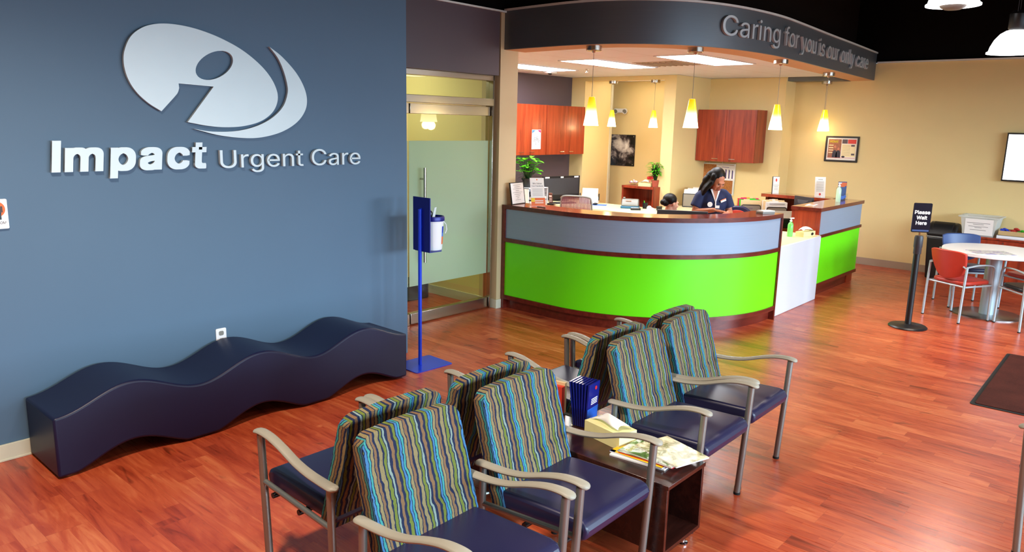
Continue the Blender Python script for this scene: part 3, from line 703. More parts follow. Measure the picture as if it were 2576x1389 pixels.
for x, y, lb in rowB: put(copy_tree(ch0), (x, y, 0), R(180.6), lb, G)
put(copy_tree(ch0), (4.215, .135, 0), R(180), 'waiting chair cut off by the right edge of the picture', G)

# ================================================================== END TABLE
et = thing('end_table', 'dark espresso end table between the waiting chairs', 'table', (2.825, 1.47, 0), R(.8))
D = 1.30
MB().box(-.168, .168, -.006, D, .392, .412).build('tabletop', 'espresso', et, bevel=.002)
MB().box(-.166, -.148, 0, D, .085, .392).build('side_panel', 'espresso', et, bevel=.0015); MB().box(.148, .166, 0, D, .085, .392).build('side_panel', 'espresso', et, bevel=.0015)
MB().box(-.148, .148, 0, D, .085, .103).build('bottom_panel', 'espresso', et); MB().box(-.148, .148, .63, .648, .103, .392).build('divider', 'dark', et)
for x in (-.12, .12):
    for y in (.06, D-.06): MB().lathe([(.026, 0), (.027, .008), (.014, .012), (.014, .085)], (x, y, 0), 18).build('foot', 'chrome', et)
def tissue_box(loc, rz, lx, ly, lz, label):
    t = thing('tissue_box', label, 'tissue box', loc, rz)
    MB().box(-lx/2, lx/2, -ly/2, ly/2, 0, lz).build('box', 'tissuebox', t, bevel=.001)
    b = MB(); n = 10
    V = []
    for i in range(n+1):
        for j in range(7):
            u = i/n; w = (j-3)/3; V.append(((u-.45)*lx*.85+.01*sin(w*3+u*5), w*ly*.34*(1-.2*u)+.012*sin(u*6), lz-.002+(.004+.050*max(0, sin(pi*min(1, .12+u*.95)))**.7)*(1-.5*abs(w)**2)))
    b.add(V, [(i*7+j, i*7+j+1, (i+1)*7+j+1, (i+1)*7+j) for i in range(n) for j in range(6)], 0, True)
    o = b.build('tissue', 'tissue', t); q = o.modifiers.new('s', 'SOLIDIFY'); q.thickness = .001
    g = MB().prism([(.022*cos(2*pi*k/24), .013*sin(2*pi*k/24)) for k in range(24)], lambda u, v, dd: (lx/2+dd, u, lz*.5+v), .0003, .0009)
    g.prism([(.028*cos(2*pi*k/24)+lx*.24, .016*sin(2*pi*k/24)) for k in range(24)], lambda u, v, dd: (u, -ly/2-dd, lz*.45+v), .0003, .0009)
    g.build('print_mark', 'dark', t); return t
tissue_box((2.89, 1.925, .412), R(80), .235, .118, .075, 'cream tissue box on the dark end table')
# magazines, bottom to top
MG = 'magazines piled on the end table'
mags = [(2.855, 1.70, 12, 'white magazine at the bottom of the pile', 'paper', .20, .27), (2.86, 1.70, 6, 'yellow bordered magazine near the bottom of the pile', 'mag3', .20, .27), (2.875, 1.665, 9, 'white magazine with red lower edge in the middle of the pile', 'mag1', .20, .27), (2.875, 1.655, 4, 'home magazine with a green garden cover', 'mag1', .20, .27), (2.912, 1.60, -12, 'pale cream magazine lying on top of the pile', 'mag2', .20, .27)]
z = .4122
for i, (x, y, a, lb, mt, w, h) in enumerate(mags):
    t = thing('magazine', lb, 'magazine', (x, y, z), R(a-4), MG)
    MB().box(-w/2, w/2, -h/2, h/2, .0005, .0065).build('pages', 'paper' if i != 2 else 'red', t)
    c = MB().box(-w/2-.001, w/2+.001, -h/2-.001, h/2+.001, .0065, .0073)
    if i == 1: c.box(-w/2, w/2, h/2-.025, h/2, .0073, .0076, 1).box(-w/2, -w/2+.02, -h/2, h/2, .0073, .0076, 1)
    if i == 3: c.text('Better', .026, (-.09, .085, .0073), (1, 0, 0), (0, 1, 0), .0005, 2).box(-.05, .04, .035, .047, .0073, .0076, 3).box(-.05, .02, .012, .022, .0073, .0076, 3)
    c.build('cover', [mt, 'yellow', 'olive', 'paper'], t); z += .0077
# brochures in an acrylic stand
bh = thing('brochure_stand', 'acrylic stand of dark blue brochures on the end table', 'brochure stand', (2.955, 2.13, .412), R(8)); bh.scale = (1.15, 1.15, 1.12)
b = MB().box(-.055, .055, -.045, .045, 0, .004).box(-.055, -.052, -.045, .045, 0, .09).box(.052, .055, -.045, .045, 0, .09).box(-.055, .055, -.045, -.042, 0, .09).box(-.055, .055, .042, .045, 0, .12)
b.build('holder', 'acrylic', bh)
for k in range(7):
    y = -.036+k*.0095; tl = (k-1)*.006
    q = MB().add([(-.049, y, .006), (.049, y, .006), (.049, y+tl-.004, .205), (-.049, y+tl-.004, .205), (-.049, y+.006, .006), (.049, y+.006, .006), (.049, y+tl+.004, .205), (-.049, y+tl+.004, .205)], [(0, 1, 2, 3), (5, 4, 7, 6), (0, 4, 5, 1), (3, 2, 6, 7), (0, 3, 7, 4), (1, 5, 6, 2)])
    if k == 0:
        sl = (tl-.004)/.199; P = lambda u, z: (u, y+(z-.006)*sl-.0006, z)
        q.quad(P(-.049, .02), P(.049, .02), P(.049, .09), P(-.049, .09), 1)
        q.prism([(.024+.009*cos(2*pi*j/16), .018*0+.009*sin(2*pi*j/16)) for j in range(16)], lambda u, v, dd: (u-.01, y+(.18-.006)*sl-.0006-dd, .18+v), 0, .0004, 3)
        for j in range(4): q.quad(P(-.02, .13-j*.008), P(.035, .13-j*.008), P(.035, .134-j*.008), P(-.02, .134-j*.008), 2)
    q.build('brochure', ['blueprint', 'skyblue', 'paper', 'red'], bh)
rb = thing('booklet_stack', 'stack of red and cream booklets on the end table behind the chairs', 'booklets', (2.985, 2.36, .412), R(10))
MB().box(-.03, .0, -.07, .07, 0, .15).build('red_booklet', 'magred', rb); MB().box(.001, .02, -.07, .07, 0, .165).build('cream_booklet', 'manila', rb)

# ================================================================== WIPES STAND
ws = thing('wipes_stand', 'royal blue floor stand holding a wipes bucket beside the blue wall', 'stand', (3.815, 4.37, 0), R(-2))
MB().prism(rrect(.37, .30, .02, x0=.03, y0=.0), XY, 0, .006).build('base_plate', 'bluemetal', ws, bevel=.001)
MB().tube([(0, 0, .006), (0, 0, 1.245)], .0145, 16).build('pole', 'bluemetal', ws)
MB().box(-.008, .0, -.10, .10, .92, 1.335).build('back_plate', 'bluemetal2', ws, loc=(.018, -.005, 0))
sh = MB().prism([(.0, -.09), (.12, -.09), (.155, -.05), (.155, .05), (.12, .09), (.0, .09)], XY, .915, .922).build('shelf', 'bluemetal2', ws, loc=(.018, -.005, 0))
for z in (.95, 1.11, 1.24): MB().box(.008, .03, -.012, .012, z-.012, z+.012).build('bracket', 'bluemetal', ws)
wb = thing('wipes_bucket', 'white bucket of wipes with blue lid on the royal blue stand', 'bucket', (3.938, 4.36, .923), R(-20))
MB().lathe([(.070, 0), (.074, .01), (.084, .215), (.088, .217), (.088, .235), (.084, .237)], n=32).build('tub', 'whitepl', wb)
MB().lathe([(.091, .226), (.092, .25), (.088, .262), (.078, .262), (.076, .248), (.0, .246)], n=32).build('lid', 'bluemetal2', wb)
MB().ell((-.02, .0, .275), .022, .014, .03, 12, 8).build('lid_flap', 'dark', wb)
MB().add([(-.01, -.012, .247), (.012, -.012, .247), (.03, -.005, .33), (.012, -.005, .325), (-.01, -.008, .247), (.012, -.008, .247), (.03, -.001, .33), (.012, -.001, .325)], [(0, 1, 2, 3), (7, 6, 5, 4), (0, 3, 7, 4), (1, 5, 6, 2), (3, 2, 6, 7), (0, 4, 5, 1)]).build('wipe', 'tissue', wb)
lab = MB()
for k in range(8):
    q0, q1 = R(-52+k*5), R(-47+k*5)
    for mi, z0, z1 in ((0, .135, .185), (1, .105, .135), (2, .045, .105)):
        rr = lambda z: .0748+(z-.01)*.0488
        lab.quad((rr(z0)*cos(q0), rr(z0)*sin(q0), z0), (rr(z0)*cos(q1), rr(z0)*sin(q1), z0), (rr(z1)*cos(q1), rr(z1)*sin(q1), z1), (rr(z1)*cos(q0), rr(z1)*sin(q0), z1), mi)
lab.build('label', ['bluemetal', 'cyan', 'orange'], wb)
MB().tube([(.088, 0, .22), (.112, 0, .19), (.118, 0, .15), (.106, 0, .12)], .0035, 8).build('bail_handle', 'whitepl', wb)

# ================================================================== RECEPTION DESK
DC = [Vector((5.70, 5.235)), Vector((5.70, 5.0)), Vector((5.70, 4.75)), Vector((5.70, 4.6))]
for k in range(33):
    q = R(180+90*k/32); DC.append(Vector((7.24+1.54*cos(q), 4.53+1.52*sin(q))))
DC.append(Vector((7.38, 3.01)))
rd = thing('reception_desk', 'curved reception desk with lime green and silver panels and cherry trim', 'desk')
def strip(name, a, b, z0, z1, mat, par=rd, P=None, bev=0): return MB().band(offset(P or DC, a), offset(P or DC, b), z0, z1).build(name, mat, par, ang=50)
strip('countertop', -.012, .30, 1.045, 1.087, ['cherrytop', 'cherryx'])
ct = [o for o in bpy.data.objects if o.name == 'countertop'][0]
for p in ct.data.polygons:
    if abs(p.normal.z) < .5: p.material_index = 1
INN = DC[:-1]
strip('upper_panel', .008, .05, .74, 1.045, 'alu')
strip('middle_rail', -.008, .05, .705, .745, 'cherryx')
strip('lower_panel', .006, .05, .145, .705, 'green')
strip('bottom_rail', -.008, .05, .100, .145, 'cherryx')
strip('toe_kick', .045, .07, .0, .100, 'cherryx')
MB().box(5.690, 5.76, 5.205, 5.238, 0, 1.045).build('end_post', 'cherryx', rd)
MB().box(7.365, 7.392, 3.000, 3.36, 0, 1.045).build('end_post', 'cherryx', rd)
strip('inner_panel', .05, .07, .0, 1.045, 'cherry')
strip('work_surface', .07, .60, .715, .74, 'creamtop', P=DC[:-6])
# right-hand section
rd2 = thing('reception_desk', 'straight reception desk section with silver and green panels at right', 'desk', (8.65, 3.10, 0), R(.8))
o = MB().box(-.01, 1.53, -.015, .33, 1.003, 1.045).build('countertop', ['cherrytop', 'cherryx'], rd2, bevel=.001)
for p in o.data.polygons:
    if abs(p.normal.z) < .5: p.material_index = 1
MB().box(.02, 1.50, .0, .03, .735, 1.003).build('upper_panel', 'alu', rd2)
MB().box(.02, 1.53, -.012, .03, .70, .735).build('middle_rail', 'cherryx', rd2)
MB().box(.02, 1.50, .0, .03, .16, .70).build('lower_panel', 'green', rd2)
MB().box(.02, 1.51, -.010, .03, .12, .16).build('bottom_rail', 'cherryx', rd2)
MB().box(.02, 1.47, .04, .06, 0, .12).build('toe_kick', 'cherryx', rd2)
MB().box(0, .02, -.008, .32, 0, 1.003).build('side_panel', 'cherry', rd2, bevel=.001)
MB().box(1.28, 1.50, .03, .31, 0, 1.003).build('inner_pedestal', 'cherry', rd2)
o = MB().box(1.34, 1.64, .30, 1.27, 1.003, 1.045).build('return_ledge', ['cherrytop', 'cherryx'], rd2, bevel=.001)
MB().box(1.38, 1.62, 1.19, 1.22, 0, 1.003).build('return_post', 'cherry', rd2)
MB().box(1.60, 1.62, .33, 1.19, .0, 1.003).build('return_panel', 'cherry', rd2)
MB().box(.95, 1.34, .33, 1.66, .70, .725).box(1.34, 1.58, .33, 1.20, .70, .725).build('work_surface', 'cherry', rd2)
MB().box(.95, .97, .33, 1.66, 0, .70).build('return_front', 'cherry', rd2)
# white low counter between
sc = thing('service_counter', 'low white laminate counter between the two green desk sections', 'counter', (7.40, 3.05, 0), R(.9))
MB().box(0, 1.25, .0, .72, .715, .74).build('counter_top', 'creamtop', sc, bevel=.004)
MB().box(0, 1.25, -.012, .014, 0, .735).build('front_panel', 'white', sc, bevel=.008)
# back counters
bc = thing('back_counter', 'long cream work counter behind the reception desk', 'counter')
MB().box(8.75, 9.55, 5.05, 7.10, .71, .74).box(5.95, 9.60, 7.10, 7.83, .71, .74).build('worktop', 'creamtop', bc)
MB().box(8.95, 9.50, 5.10, 7.0, 0, .71).build('cabinet_body', 'cherry', bc); MB().box(6.0, 9.55, 7.3, 7.83, 0, .71).build('cabinet_body', 'cherry', bc)

# ================================================================== WALL CABINETS
def cabinet(label, loc, rz, w, h, dep, hx):
    t = thing('wall_cabinet', label, 'cabinet', loc, rz, 'cherry wall cabinets')
    MB().box(0, w, .018, dep, 0, h).build('body', 'cherry', t)
    for i in (0, 1):
        a = i*w/2+.002; b = (i+1)*w/2-.002
        dr = MB().box(a, b, 0, .017, .002, h-.002).build('door', 'cherry', t, bevel=.001)
        cx = w/2+(-hx if i == 0 else hx)
        hb = MB().tube([(cx-.05, -.022, .045), (cx+.05, -.022, .045)], .005, 8)
        for k in (-.042, .042): hb.tube([(cx+k, -.022, .045), (cx+k, 0, .045)], .004, 6)
        hb.build('handle', 'chrome', dr)
    return t
cabinet('cherry wall cabinet at left with a paper notice on its door', (8.16, 7.50, 1.44), 0, .94, .75, .35, .12)
cabinet('cherry wall cabinet in the corner over the computer monitor', (9.11, 7.50, 1.44), 0, .96, .75, .35, .12)
cabinet('cherry wall cabinet above the cork board behind the standing woman', (10.85, 5.90, 1.40), R(-90), .96, .78, .34, .14)
nt = thing('paper_notice', 'white paper notice taped to the cherry cabinet door', 'notice', (8.86, 7.497, 1.53))
MB().box(-.105, .105, -.003, -.001, 0, .29).build('sheet', 'paper', nt)
g = MB()
g.quad((-.10, -.0035, .23), (-.02, -.0035, .28), (-.10, -.0035, .285), (-.10, -.0035, .285), 0).quad((.10, -.0035, .24), (.02, -.0035, .28), (.10, -.0035, .285), (.10, -.0035, .285), 1)
for k in range(3): g.box(-.08, .07, -.0036, -.0032, .185-.02*k, .189-.02*k, 2)
random.seed(5)
for k in range(9):
    x = -.07+.017*k; zz = .06+.07*random.random(); g.tube([(x, -.0036, zz), (x+.012, -.0036, zz+.03), (x+.02*random.uniform(-1, 1), -.0036, zz+.05)], .003, 5, 3); g.ell((x+.01, -.0036, zz+.06), .006, .001, .006, 8, 5, 3)
g.build('print', ['cyan', 'pink', 'greypl', 'ink'], nt)

# ================================================================== LAMPS
def pendant(label, loc):
    t = thing('pendant_light', label, 'pendant lamp', loc, 0, 'amber glass pendants')
    MB().lathe([(.072, 0), (.072, -.04), (.066, -.046), (.02, -.047), (.012, -.06), (.004, -.062)], n=28).build('canopy', 'steel', t)
    MB().tube([(0, 0, -.05), (0, 0, -.455)], .0022, 8).build('cord', 'greypl', t)
    sh_ = MB().lathe([(.0, -.45), (.027, -.452), (.029, -.46), (.070, -.712), (.066, -.712), (.026, -.47), (0, -.468)], n=32).build('shade', 'shade', t)
    MB().ell((0, 0, -.67), .022, .022, .03, 12, 8).build('bulb', 'bulb', sh_)
    return t
p0 = pendant('amber glass pendant lamp, leftmost over the curved desk', (5.80, 4.25, 2.610))
for (x, y, zt, lb) in ((6.36, 3.53, 2.610, 'amber glass pendant lamp, second from left along the curved desk'), (7.86, 3.37, 2.610, 'amber glass pendant lamp hanging before the wall cabinet\'s right side'), (9.83, 3.59, 2.610, 'amber glass pendant lamp nearest the right end of the fascia'), (11.38, 4.17, 2.605, 'amber glass pendant lamp half hidden behind the rightmost one'), (10.25, 7.10, 2.600, 'small amber pendant lamp beside the emergency light'), (10.25, 6.33, 2.600, 'small amber pendant lamp above the red ribboned plant')):
    put(copy_tree(p0), (x, y, zt), 0, lb)
for x, y in ((5.80, 4.25), (6.36, 3.53), (7.86, 3.37), (9.83, 3.59), (11.38, 4.17), (10.25, 7.10), (10.25, 6.33)):
    point('pendant_glow', (x, y, 1.86), 1.0 if x > 11 else 3.5, (1, .68, .32), .05)
def troffer(label, x, y):
    t = thing('ceiling_light', label, 'ceiling light', (x, y, 2.662), 0, 'reception ceiling lights')
    MB().box(-.70, .70, -.27, -.245, -.012, 0).box(-.70, .70, .245, .27, -.012, 0).box(-.70, -.675, -.27, .27, -.012, 0).box(.675, .70, -.27, .27, -.012, 0).build('frame', 'whitepl', t)
    d_ = MB().box(-.675, .675, -.245, .245, -.009, -.001).build('diffuser', 'troffer', t)
    g = MB()
    for k in range(1, 8): g.box(-.675+1.35*k/8-.003, -.675+1.35*k/8+.003, -.245, .245, -.011, -.0095)
    g.build('louver', 'whitepl', d_); return t
t0 = troffer('bright ceiling light panel nearest the curved fascia', 8.07, 4.33)
for x, y, lb in ((8.07, 5.66, 'bright ceiling light panel in the middle of the reception ceiling'), (8.07, 6.95, 'bright ceiling light panel at left by the column')):
    put(copy_tree(t0), (x, y, 2.662), 0, lb)
vt = MB(); vt.box(-.3, .3, -.3, .3, -.004, 0)
for k in range(7): vt.box(-.26, .26, -.24+k*.08, -.215+k*.08, -.012, -.004)
tag(vt.build('ceiling_vent', 'basetan', loc=(8.35, 5.02, 2.661)), 'flat square air vent in the ceiling between two light panels', 'vent')
sp = MB().lathe([(.03, 0), (.03, -.006), (.008, -.01), (.008, -.04), (.026, -.044), (.026, -.047)], n=16).build('sprinkler', 'chrome', loc=(8.69, 6.47, 2.662)); tag(sp, 'small sprinkler head hanging from the reception ceiling', 'sprinkler')
sd = thing('ceiling_camera', 'small white dome device on the ceiling near the left wall', 'camera', (8.84, 7.25, 2.662)); MB().box(-.09, .09, -.06, .06, -.03, 0).build('housing', 'whitepl', sd, bevel=.01); MB().ell((.0, -.0, -.032), .03, .03, .02, 14, 8).build('lens', 'dark', sd)
# high bays in the lobby
BAYC = (1, .84, .70)
def highbay(label, loc, sc):
    t = thing('high_bay_lamp', label, 'lamp', loc, 0, 'high bay lamps'); t.scale = (sc, sc, sc)
    prof = [(.205, 0), (.205, .012), (.190, .02), (.180, .06), (.155, .115), (.115, .165), (.075, .19), (.05, .195)]
    MB().lathe(prof+[(.045, .185), (.07, .18), (.11, .155), (.15, .105), (.173, .055), (.18, .01), (.18, 0), (.205, 0)], n=40).build('glass_bell', 'bay', t)
    MB().ell((0, 0, .09), .05, .05, .07, 16, 10).build('lamp_bulb', 'bay', t)
    MB().lathe([(.05, .19), (.065, .21), (.065, .33), (.04, .36), (.0, .36)], n=24).build('ballast', 'dark', t)
    g = MB()
    for x in (-.05, .05): g.tube([(x, 0, .34), (x*.3, 0, 1.4)], .003, 6)
    g.build('hanger_cable', 'darkgrey', t)
    return t
hb = highbay('glowing white lamp cut off by the top edge of the picture', (7.25, 1.70, 2.93), 1.)
h2 = put(copy_tree(hb), (8.02, 1.36, 2.60), 0, 'glowing white bell lamp at the upper right corner, hanging lower')
MB().lathe([(.0, -.035), (.06, -.03), (.09, -.015), (.10, .0), (.06, .004)], n=24).build('lower_lens', 'greypl', hb)
for p in ((7.25, 1.70, 2.90), (8.02, 1.36, 2.57)): spot('high_bay_light', p, 120, BAYC, 165)
# spots added to brighten the lobby floor, as from unseen sister lamps
for x, y, pw in ((2.5, -1.2, 150), (5.2, -1.5, 120), (.6, 2.2, 640), (2.6, 1.0, 120)):
    spot('high_bay_light', (x, y, 3.57), pw*.82, BAYC)

# ================================================================== PICTURES, TV, BOARD
pf = thing('cloud_picture', 'square black and white photograph of clouds on the hall wall', 'picture', (11.345, 7.74, 1.215))
MB().box(-.012, -.004, -.40, .40-.03, 0, .54).build('print', 'cloud', pf)
for y in (-.37, .34):
    for z in (.03, .51): MB().tube([(.005, y, z), (-.018, y, z)], .010, 12).build('standoff', 'chrome', pf)
em = thing('emergency_light', 'white twin-headed emergency light on the hall wall', 'emergency light', (11.35, 7.66, 2.165))
MB().prism(rrect(.20, .07, .03), lambda u, v, dd: (-dd, u, v), 0, .06).build('housing', 'whitepl', em, bevel=.006)
for y in (-.095, .095): MB().tube([(-.03, y, .0), (-.075, y-.012, -.012)], [.042, .046], 18).build('lamp_head', 'whitepl', em); MB().tube([(-.0751, y-.012, -.012), (-.078, y-.0125, -.013)], [.036, .036], 18).build('lamp_lens', 'greypl', em)
ar = thing('framed_article', 'black framed magazine article on the tan wall', 'picture', (11.55, 3.92, 1.46))
fo = MB(); w2, h2_ = .235, .37
fo.box(-.025, -.003, -w2, -w2+.024, .024, h2_-.024).box(-.025, -.003, w2-.024, w2, .024, h2_-.024).box(-.025, -.003, -w2, w2, 0, .024).box(-.025, -.003, -w2, w2, h2_-.024, h2_)
fo.build('frame', 'dark', ar, bevel=.002)
MB().box(-.012, -.003, -w2+.02, w2-.02, .02, h2_-.02).build('mat_board', 'paper', ar)
g = MB(); X = -.0128
def yq(y0, y1, z0, z1, mi, dx=0): g.box(X-.0004-dx, X-dx, -y1, -y0, z0, z1, mi)   # y measured left to right as seen
yq(-.195, -.01, .055, .325, 0); yq(.0, .075, .265, .325, 1); yq(.08, .195, .265, .325, 2); yq(.0, .195, .075, .255, 3); yq(-.195, .195, .056, .060, 2, .0006); yq(.13, .18, .225, .25, 1, .0006); yq(.14, .185, .10, .125, 1, .0006)
for k in range(8): yq(.01, .12, .24-.02*k, .242-.02*k, 5, .0006)
for k in range(4): yq(-.185, -.12, .23-.035*k, .242-.035*k, 3, .0006)
g.text('HOME', .030, (X-.001, .175, .275), (0, -1, 0), (0, 0, 1), .0006, 4, off=.05)
for y in (-.095, -.045):
    g.ell((X-.0012, -y, .215 if y < -.06 else .185), .001, .016, .021, 12, 8, 6); g.prism([(y-.035, .06), (y+.035, .06), (y+.03, .14), (y+.012, .165), (y-.012, .165), (y-.03, .14)], lambda u, v, dd: (X-.001-dd, -u, v), 0, .0004, 5)
g.ell((X-.001, .03-.06, .075), .001, .024, .014, 14, 8, 5)
g.build('print', [plain('article_photo', (150, 96, 72), .5, 0, .5, 40), 'plum', 'magred', 'creamtop', 'olive', 'ink', 'skin'], ar)
tv = thing('television', 'wall mounted television with bright white screen at the right edge', 'television', (11.50, 1.30, 1.32))
MB().box(-.02, .03, -.56, .575, 0, .61).build('bezel', 'dark', tv, bevel=.004); MB().box(-.0225, -.0205, -.545, .558, .02, .59).build('screen', 'screen', tv); MB().box(.03, .06, -.2, .2, .15, .45).build('wall_mount', 'dark', tv)
bb = thing('bulletin_board', 'cork bulletin board hung under the cabinet behind the standing woman', 'bulletin board', (11.19, 5.695, .885))
MB().box(-.02, -.002, -.305, .305, 0, .46).build('cork_panel', 'cork', bb)
MB().box(-.026, 0, -.318, -.300, .004, .456).box(-.026, 0, .300, .318, .004, .456).box(-.026, 0, -.318, .318, -.014, .004).box(-.026, 0, -.318, .318, .456, .474).build('frame', 'strip', bb)
for y in (-.1, .12): MB().box(-.02, -.016, y-.004, y+.004, .47, .54).build('hanging_clip', 'strip', bb)
chp = thing('chart_sheet', 'white sheet with purple bar chart pinned to the cork board', 'chart', (11.16, 5.53, 1.10))
MB().box(-.004, -.002, -.165, .155, 0, .235).build('sheet', 'paper', chp)
g = MB()
for k in range(5): y = .10-.055*k; g.box(-.0046, -.0042, y-.006, y+.006, .03, .175-.006*abs(k-2), 0).box(-.0046, -.0042, y-.014, y-.006, .03, .165-.006*abs(k-2), 1)
g.box(-.0046, -.0042, -.06, .06, .20, .206, 1); g.build('print', ['ink', plain('violet_ink', (90, 50, 150), .7)], chp)

# ================================================================== HALL SHELF AND THINGS ON IT
bs = thing('open_shelf', 'orange cherry open shelf unit in the opening behind the counter', 'shelf', (9.98, 6.37, 0))
MB().box(0, .30, -.29, -.262, 0, .965).build('side_panel', 'cherry', bs); MB().box(0, .30, .262, .29, 0, .965).build('side_panel', 'cherry', bs)
MB().box(-.01, .30, -.29, .29, .965, 1.0).build('top', 'cherry', bs); MB().box(.285, .30, -.262, .262, .05, .965).build('back_panel', 'cherry', bs); MB().box(0, .285, -.262, .262, .55, .575).build('shelf_board', 'cherry', bs)
cb = thing('candy_bowl', 'clear bowl of pink wrapped candy on the shelf unit', 'bowl', (10.10, 6.53, 1.0))
MB().lathe([(.03, 0), (.055, .02), (.075, .06), (.073, .06), (.052, .022), (0, .008)], n=24).build('bowl', 'acrylic', cb)
random.seed(3)
b = MB()
for k in range(46):
    a = random.uniform(0, 2*pi); rr = .062*math.sqrt(random.random()); b.ell((rr*cos(a), rr*sin(a), .03+.05*random.random()*(1-rr/.09)+.01), .013, .01, .008, 8, 5, random.randint(0, 1), Matrix.Rotation(random.uniform(0, 3), 4, 'Z'))
tag(b.build('candy', ['pinkwrap', 'tissue'], loc=(10.10, 6.53, 1.0)), 'pink wrapped candies heaped in the bowl on the shelf unit', 'candy', None, 'stuff')
tissue_box((10.12, 6.32, 1.0), R(95), .20, .11, .05, 'low cream tissue box between candy bowl and ribboned plant')
def leaf_mesh(b, base, d, length, w, droop=.3, mi=0):
    base = Vector(base); d = Vector(d).normalized(); side = d.cross(Vector((0, 0, 1)))
    side = side.normalized() if side.length > .05 else Vector((1, 0, 0))
    V = []; n = 6
    for i in range(n+1):
        u = i/n; c = base+d*length*u+Vector((0, 0, -droop*length*u*u)); ww = w*sin(pi*min(1, u*.92+.06))**.8
        V += [c-side*ww, c+Vector((0, 0, -ww*.25)), c+side*ww]
    F = []
    for i in range(n): a = i*3; F += [(a, a+1, a+4, a+3), (a+1, a+2, a+5, a+4)]
    b.add(V, F, mi, True)
def potted(name, label, loc, potr, poth, potmat, nleaf, ll, lw, stemh, seed, spread=1., mats='leaf'):
    t = thing(name, label, 'plant', loc); random.seed(seed)
    MB().lathe([(potr*.72, 0), (potr*.95, poth*.82), (potr*1.06, poth*.83), (potr*1.08, poth), (potr*.95, poth), (potr*.93, poth*.9), (0, poth*.9)], n=24).build('pot', potmat, t)
    s = MB(); b = MB()
    for k in range(nleaf):
        a = random.uniform(0, 2*pi); hgt = stemh*random.uniform(.25, 1); rr = spread*random.uniform(.1, 1)*potr
        tip = Vector((rr*cos(a), rr*sin(a), poth+hgt)); s.tube([(0.2*rr*cos(a), .2*rr*sin(a), poth*.85), tip*.6+Vector((0, 0, .4*poth)), tip], .003, 6)
        e = random.uniform(.1, .9); leaf_mesh(b, tip, (cos(a), sin(a), e), ll*random.uniform(.7, 1.1), lw*random.uniform(.8, 1.1), .45)
    s.build('stem', 'leafdark', t); b.build('foliage', mats, t, fix=False); return t
pp = potted('potted_plant', 'green leafy plant in a terracotta pot with red ribbon on the shelf unit', (10.14, 6.165, 1.0), .058, .10, 'terracotta', 120, .11, .014, .26, 11, 1.35)
b = MB()
for q in (0, 70, 140, 210, 290): b.ell((-.065+.018*cos(R(q)), .055+.024*sin(R(q)), .135), .030, .014, .026, 10, 6, 0, Matrix.Rotation(R(q), 4, 'Z'))
b.tube([(-.06, .05, .12), (-.075, .055, .07)], .006, 6); b.build('ribbon_bow', 'red', pp)

# ================================================================== ON THE BACK COUNTER
pr = thing('document_tray', 'white desktop file tray with papers beneath the large leafed plant', 'tray', (8.50, 7.28, .74), 0)
MB().box(-.22, .22, -.16, .16, 0, .01).box(-.22, .22, -.16, .16, .24, .25).box(-.22, -.21, -.16, .16, 0, .25).box(.21, .22, -.16, .16, 0, .25).box(-.22, .22, .15, .16, 0, .25).build('case', 'whitepl', pr)
MB().box(-.2, .2, -.15, .14, .08, .085).box(-.2, .2, -.15, .14, .16, .165).build('shelf', 'darkgrey', pr)
MB().box(-.18, .18, -.17, .13, .012, .06).build('lower_papers', 'paper', pr); MB().box(-.18, .16, -.18, .13, .086, .12).build('upper_papers', 'paper', pr)
pl = potted('potted_plant', 'large bright leafed plant in a dark pot at left of the monitor', (8.44, 7.28, .99), .085, .13, 'dark', 58, .12, .042, .30, 4, 1.7)
dk = MB(); random.seed(8)
for k in range(34):
    a = random.uniform(0, 2*pi); leaf_mesh(dk, (.02*cos(a), .02*sin(a)+.05, .12+.25*random.random()), (cos(a), sin(a), random.uniform(.3, 1)), .16, .006, .5)
dk.build('dark_fronds', 'leafdark', pl, fix=False)
bt = MB().lathe([(.022, 0), (.024, .01), (.024, .08), (.012, .1), (.012, .13)], n=16).build('spray_bottle', 'bluemetal', loc=(8.60, 7.20, .99)); tag(bt, 'small blue bottle beside the dark plant pot', 'bottle')
def monitor(label, loc, rz, w, h, zc, mats=('darkgrey', 'dark'), labels=False):
    t = thing('computer_monitor', label, 'monitor', loc, rz)
    MB().prism(rrect(.24, .18, .04), XY, 0, .012).build('stand_base', 'dark', t, bevel=.002)
    MB().box(-.03, .03, .03, .05, .01, zc).build('stand_neck', 'dark', t)
    MB().box(-w/2, w/2, -.022, .012, zc-h/2, zc+h/2).add([(-w/2+.06, .012, zc-h/2+.04), (w/2-.06, .012, zc-h/2+.04), (w/2-.06, .012, zc+h/2-.04), (-w/2+.06, .012, zc+h/2-.04), (-w/2+.11, .04, zc-h/2+.08), (w/2-.11, .04, zc-h/2+.08), (w/2-.11, .04, zc+h/2-.08), (-w/2+.11, .04, zc+h/2-.08)], [(4, 5, 6, 7), (0, 1, 5, 4), (1, 2, 6, 5), (2, 3, 7, 6), (3, 0, 4, 7)]).build('housing', mats[1] if labels else mats[0], t, bevel=.003)
    MB().box(-w/2+.022, w/2-.022, -.0235, -.0221, zc-h/2+(.075 if labels else .03), zc+h/2-.03).build('screen', 'darkgrey', t)
    if labels:
        for x, wd in ((-w/2+.08, .09), (.0, .06), (w/2-.08, .09)): MB().box(x-wd/2, x+wd/2, -.0245, -.0225, zc+h/2-.028, zc+h/2-.006).build('sticker', 'paper', t)
        MB().box(-.03, .03, -.0245, -.0225, zc-h/2+.02, zc-h/2+.05).build('badge', 'chrome', t)
    return t
monitor('black monitor with white stickers along its top edge on the back counter', (9.30, 7.34, .74), R(-8), .78, .36, .20, labels=True)
kb = thing('keyboard', 'black keyboard on the counter before the stickered monitor', 'keyboard', (8.98, 7.04, .74), R(-20)); MB().box(-.2, .2, -.07, .07, 0, .015).build('base', 'dark', kb, bevel=.003)
g = MB()
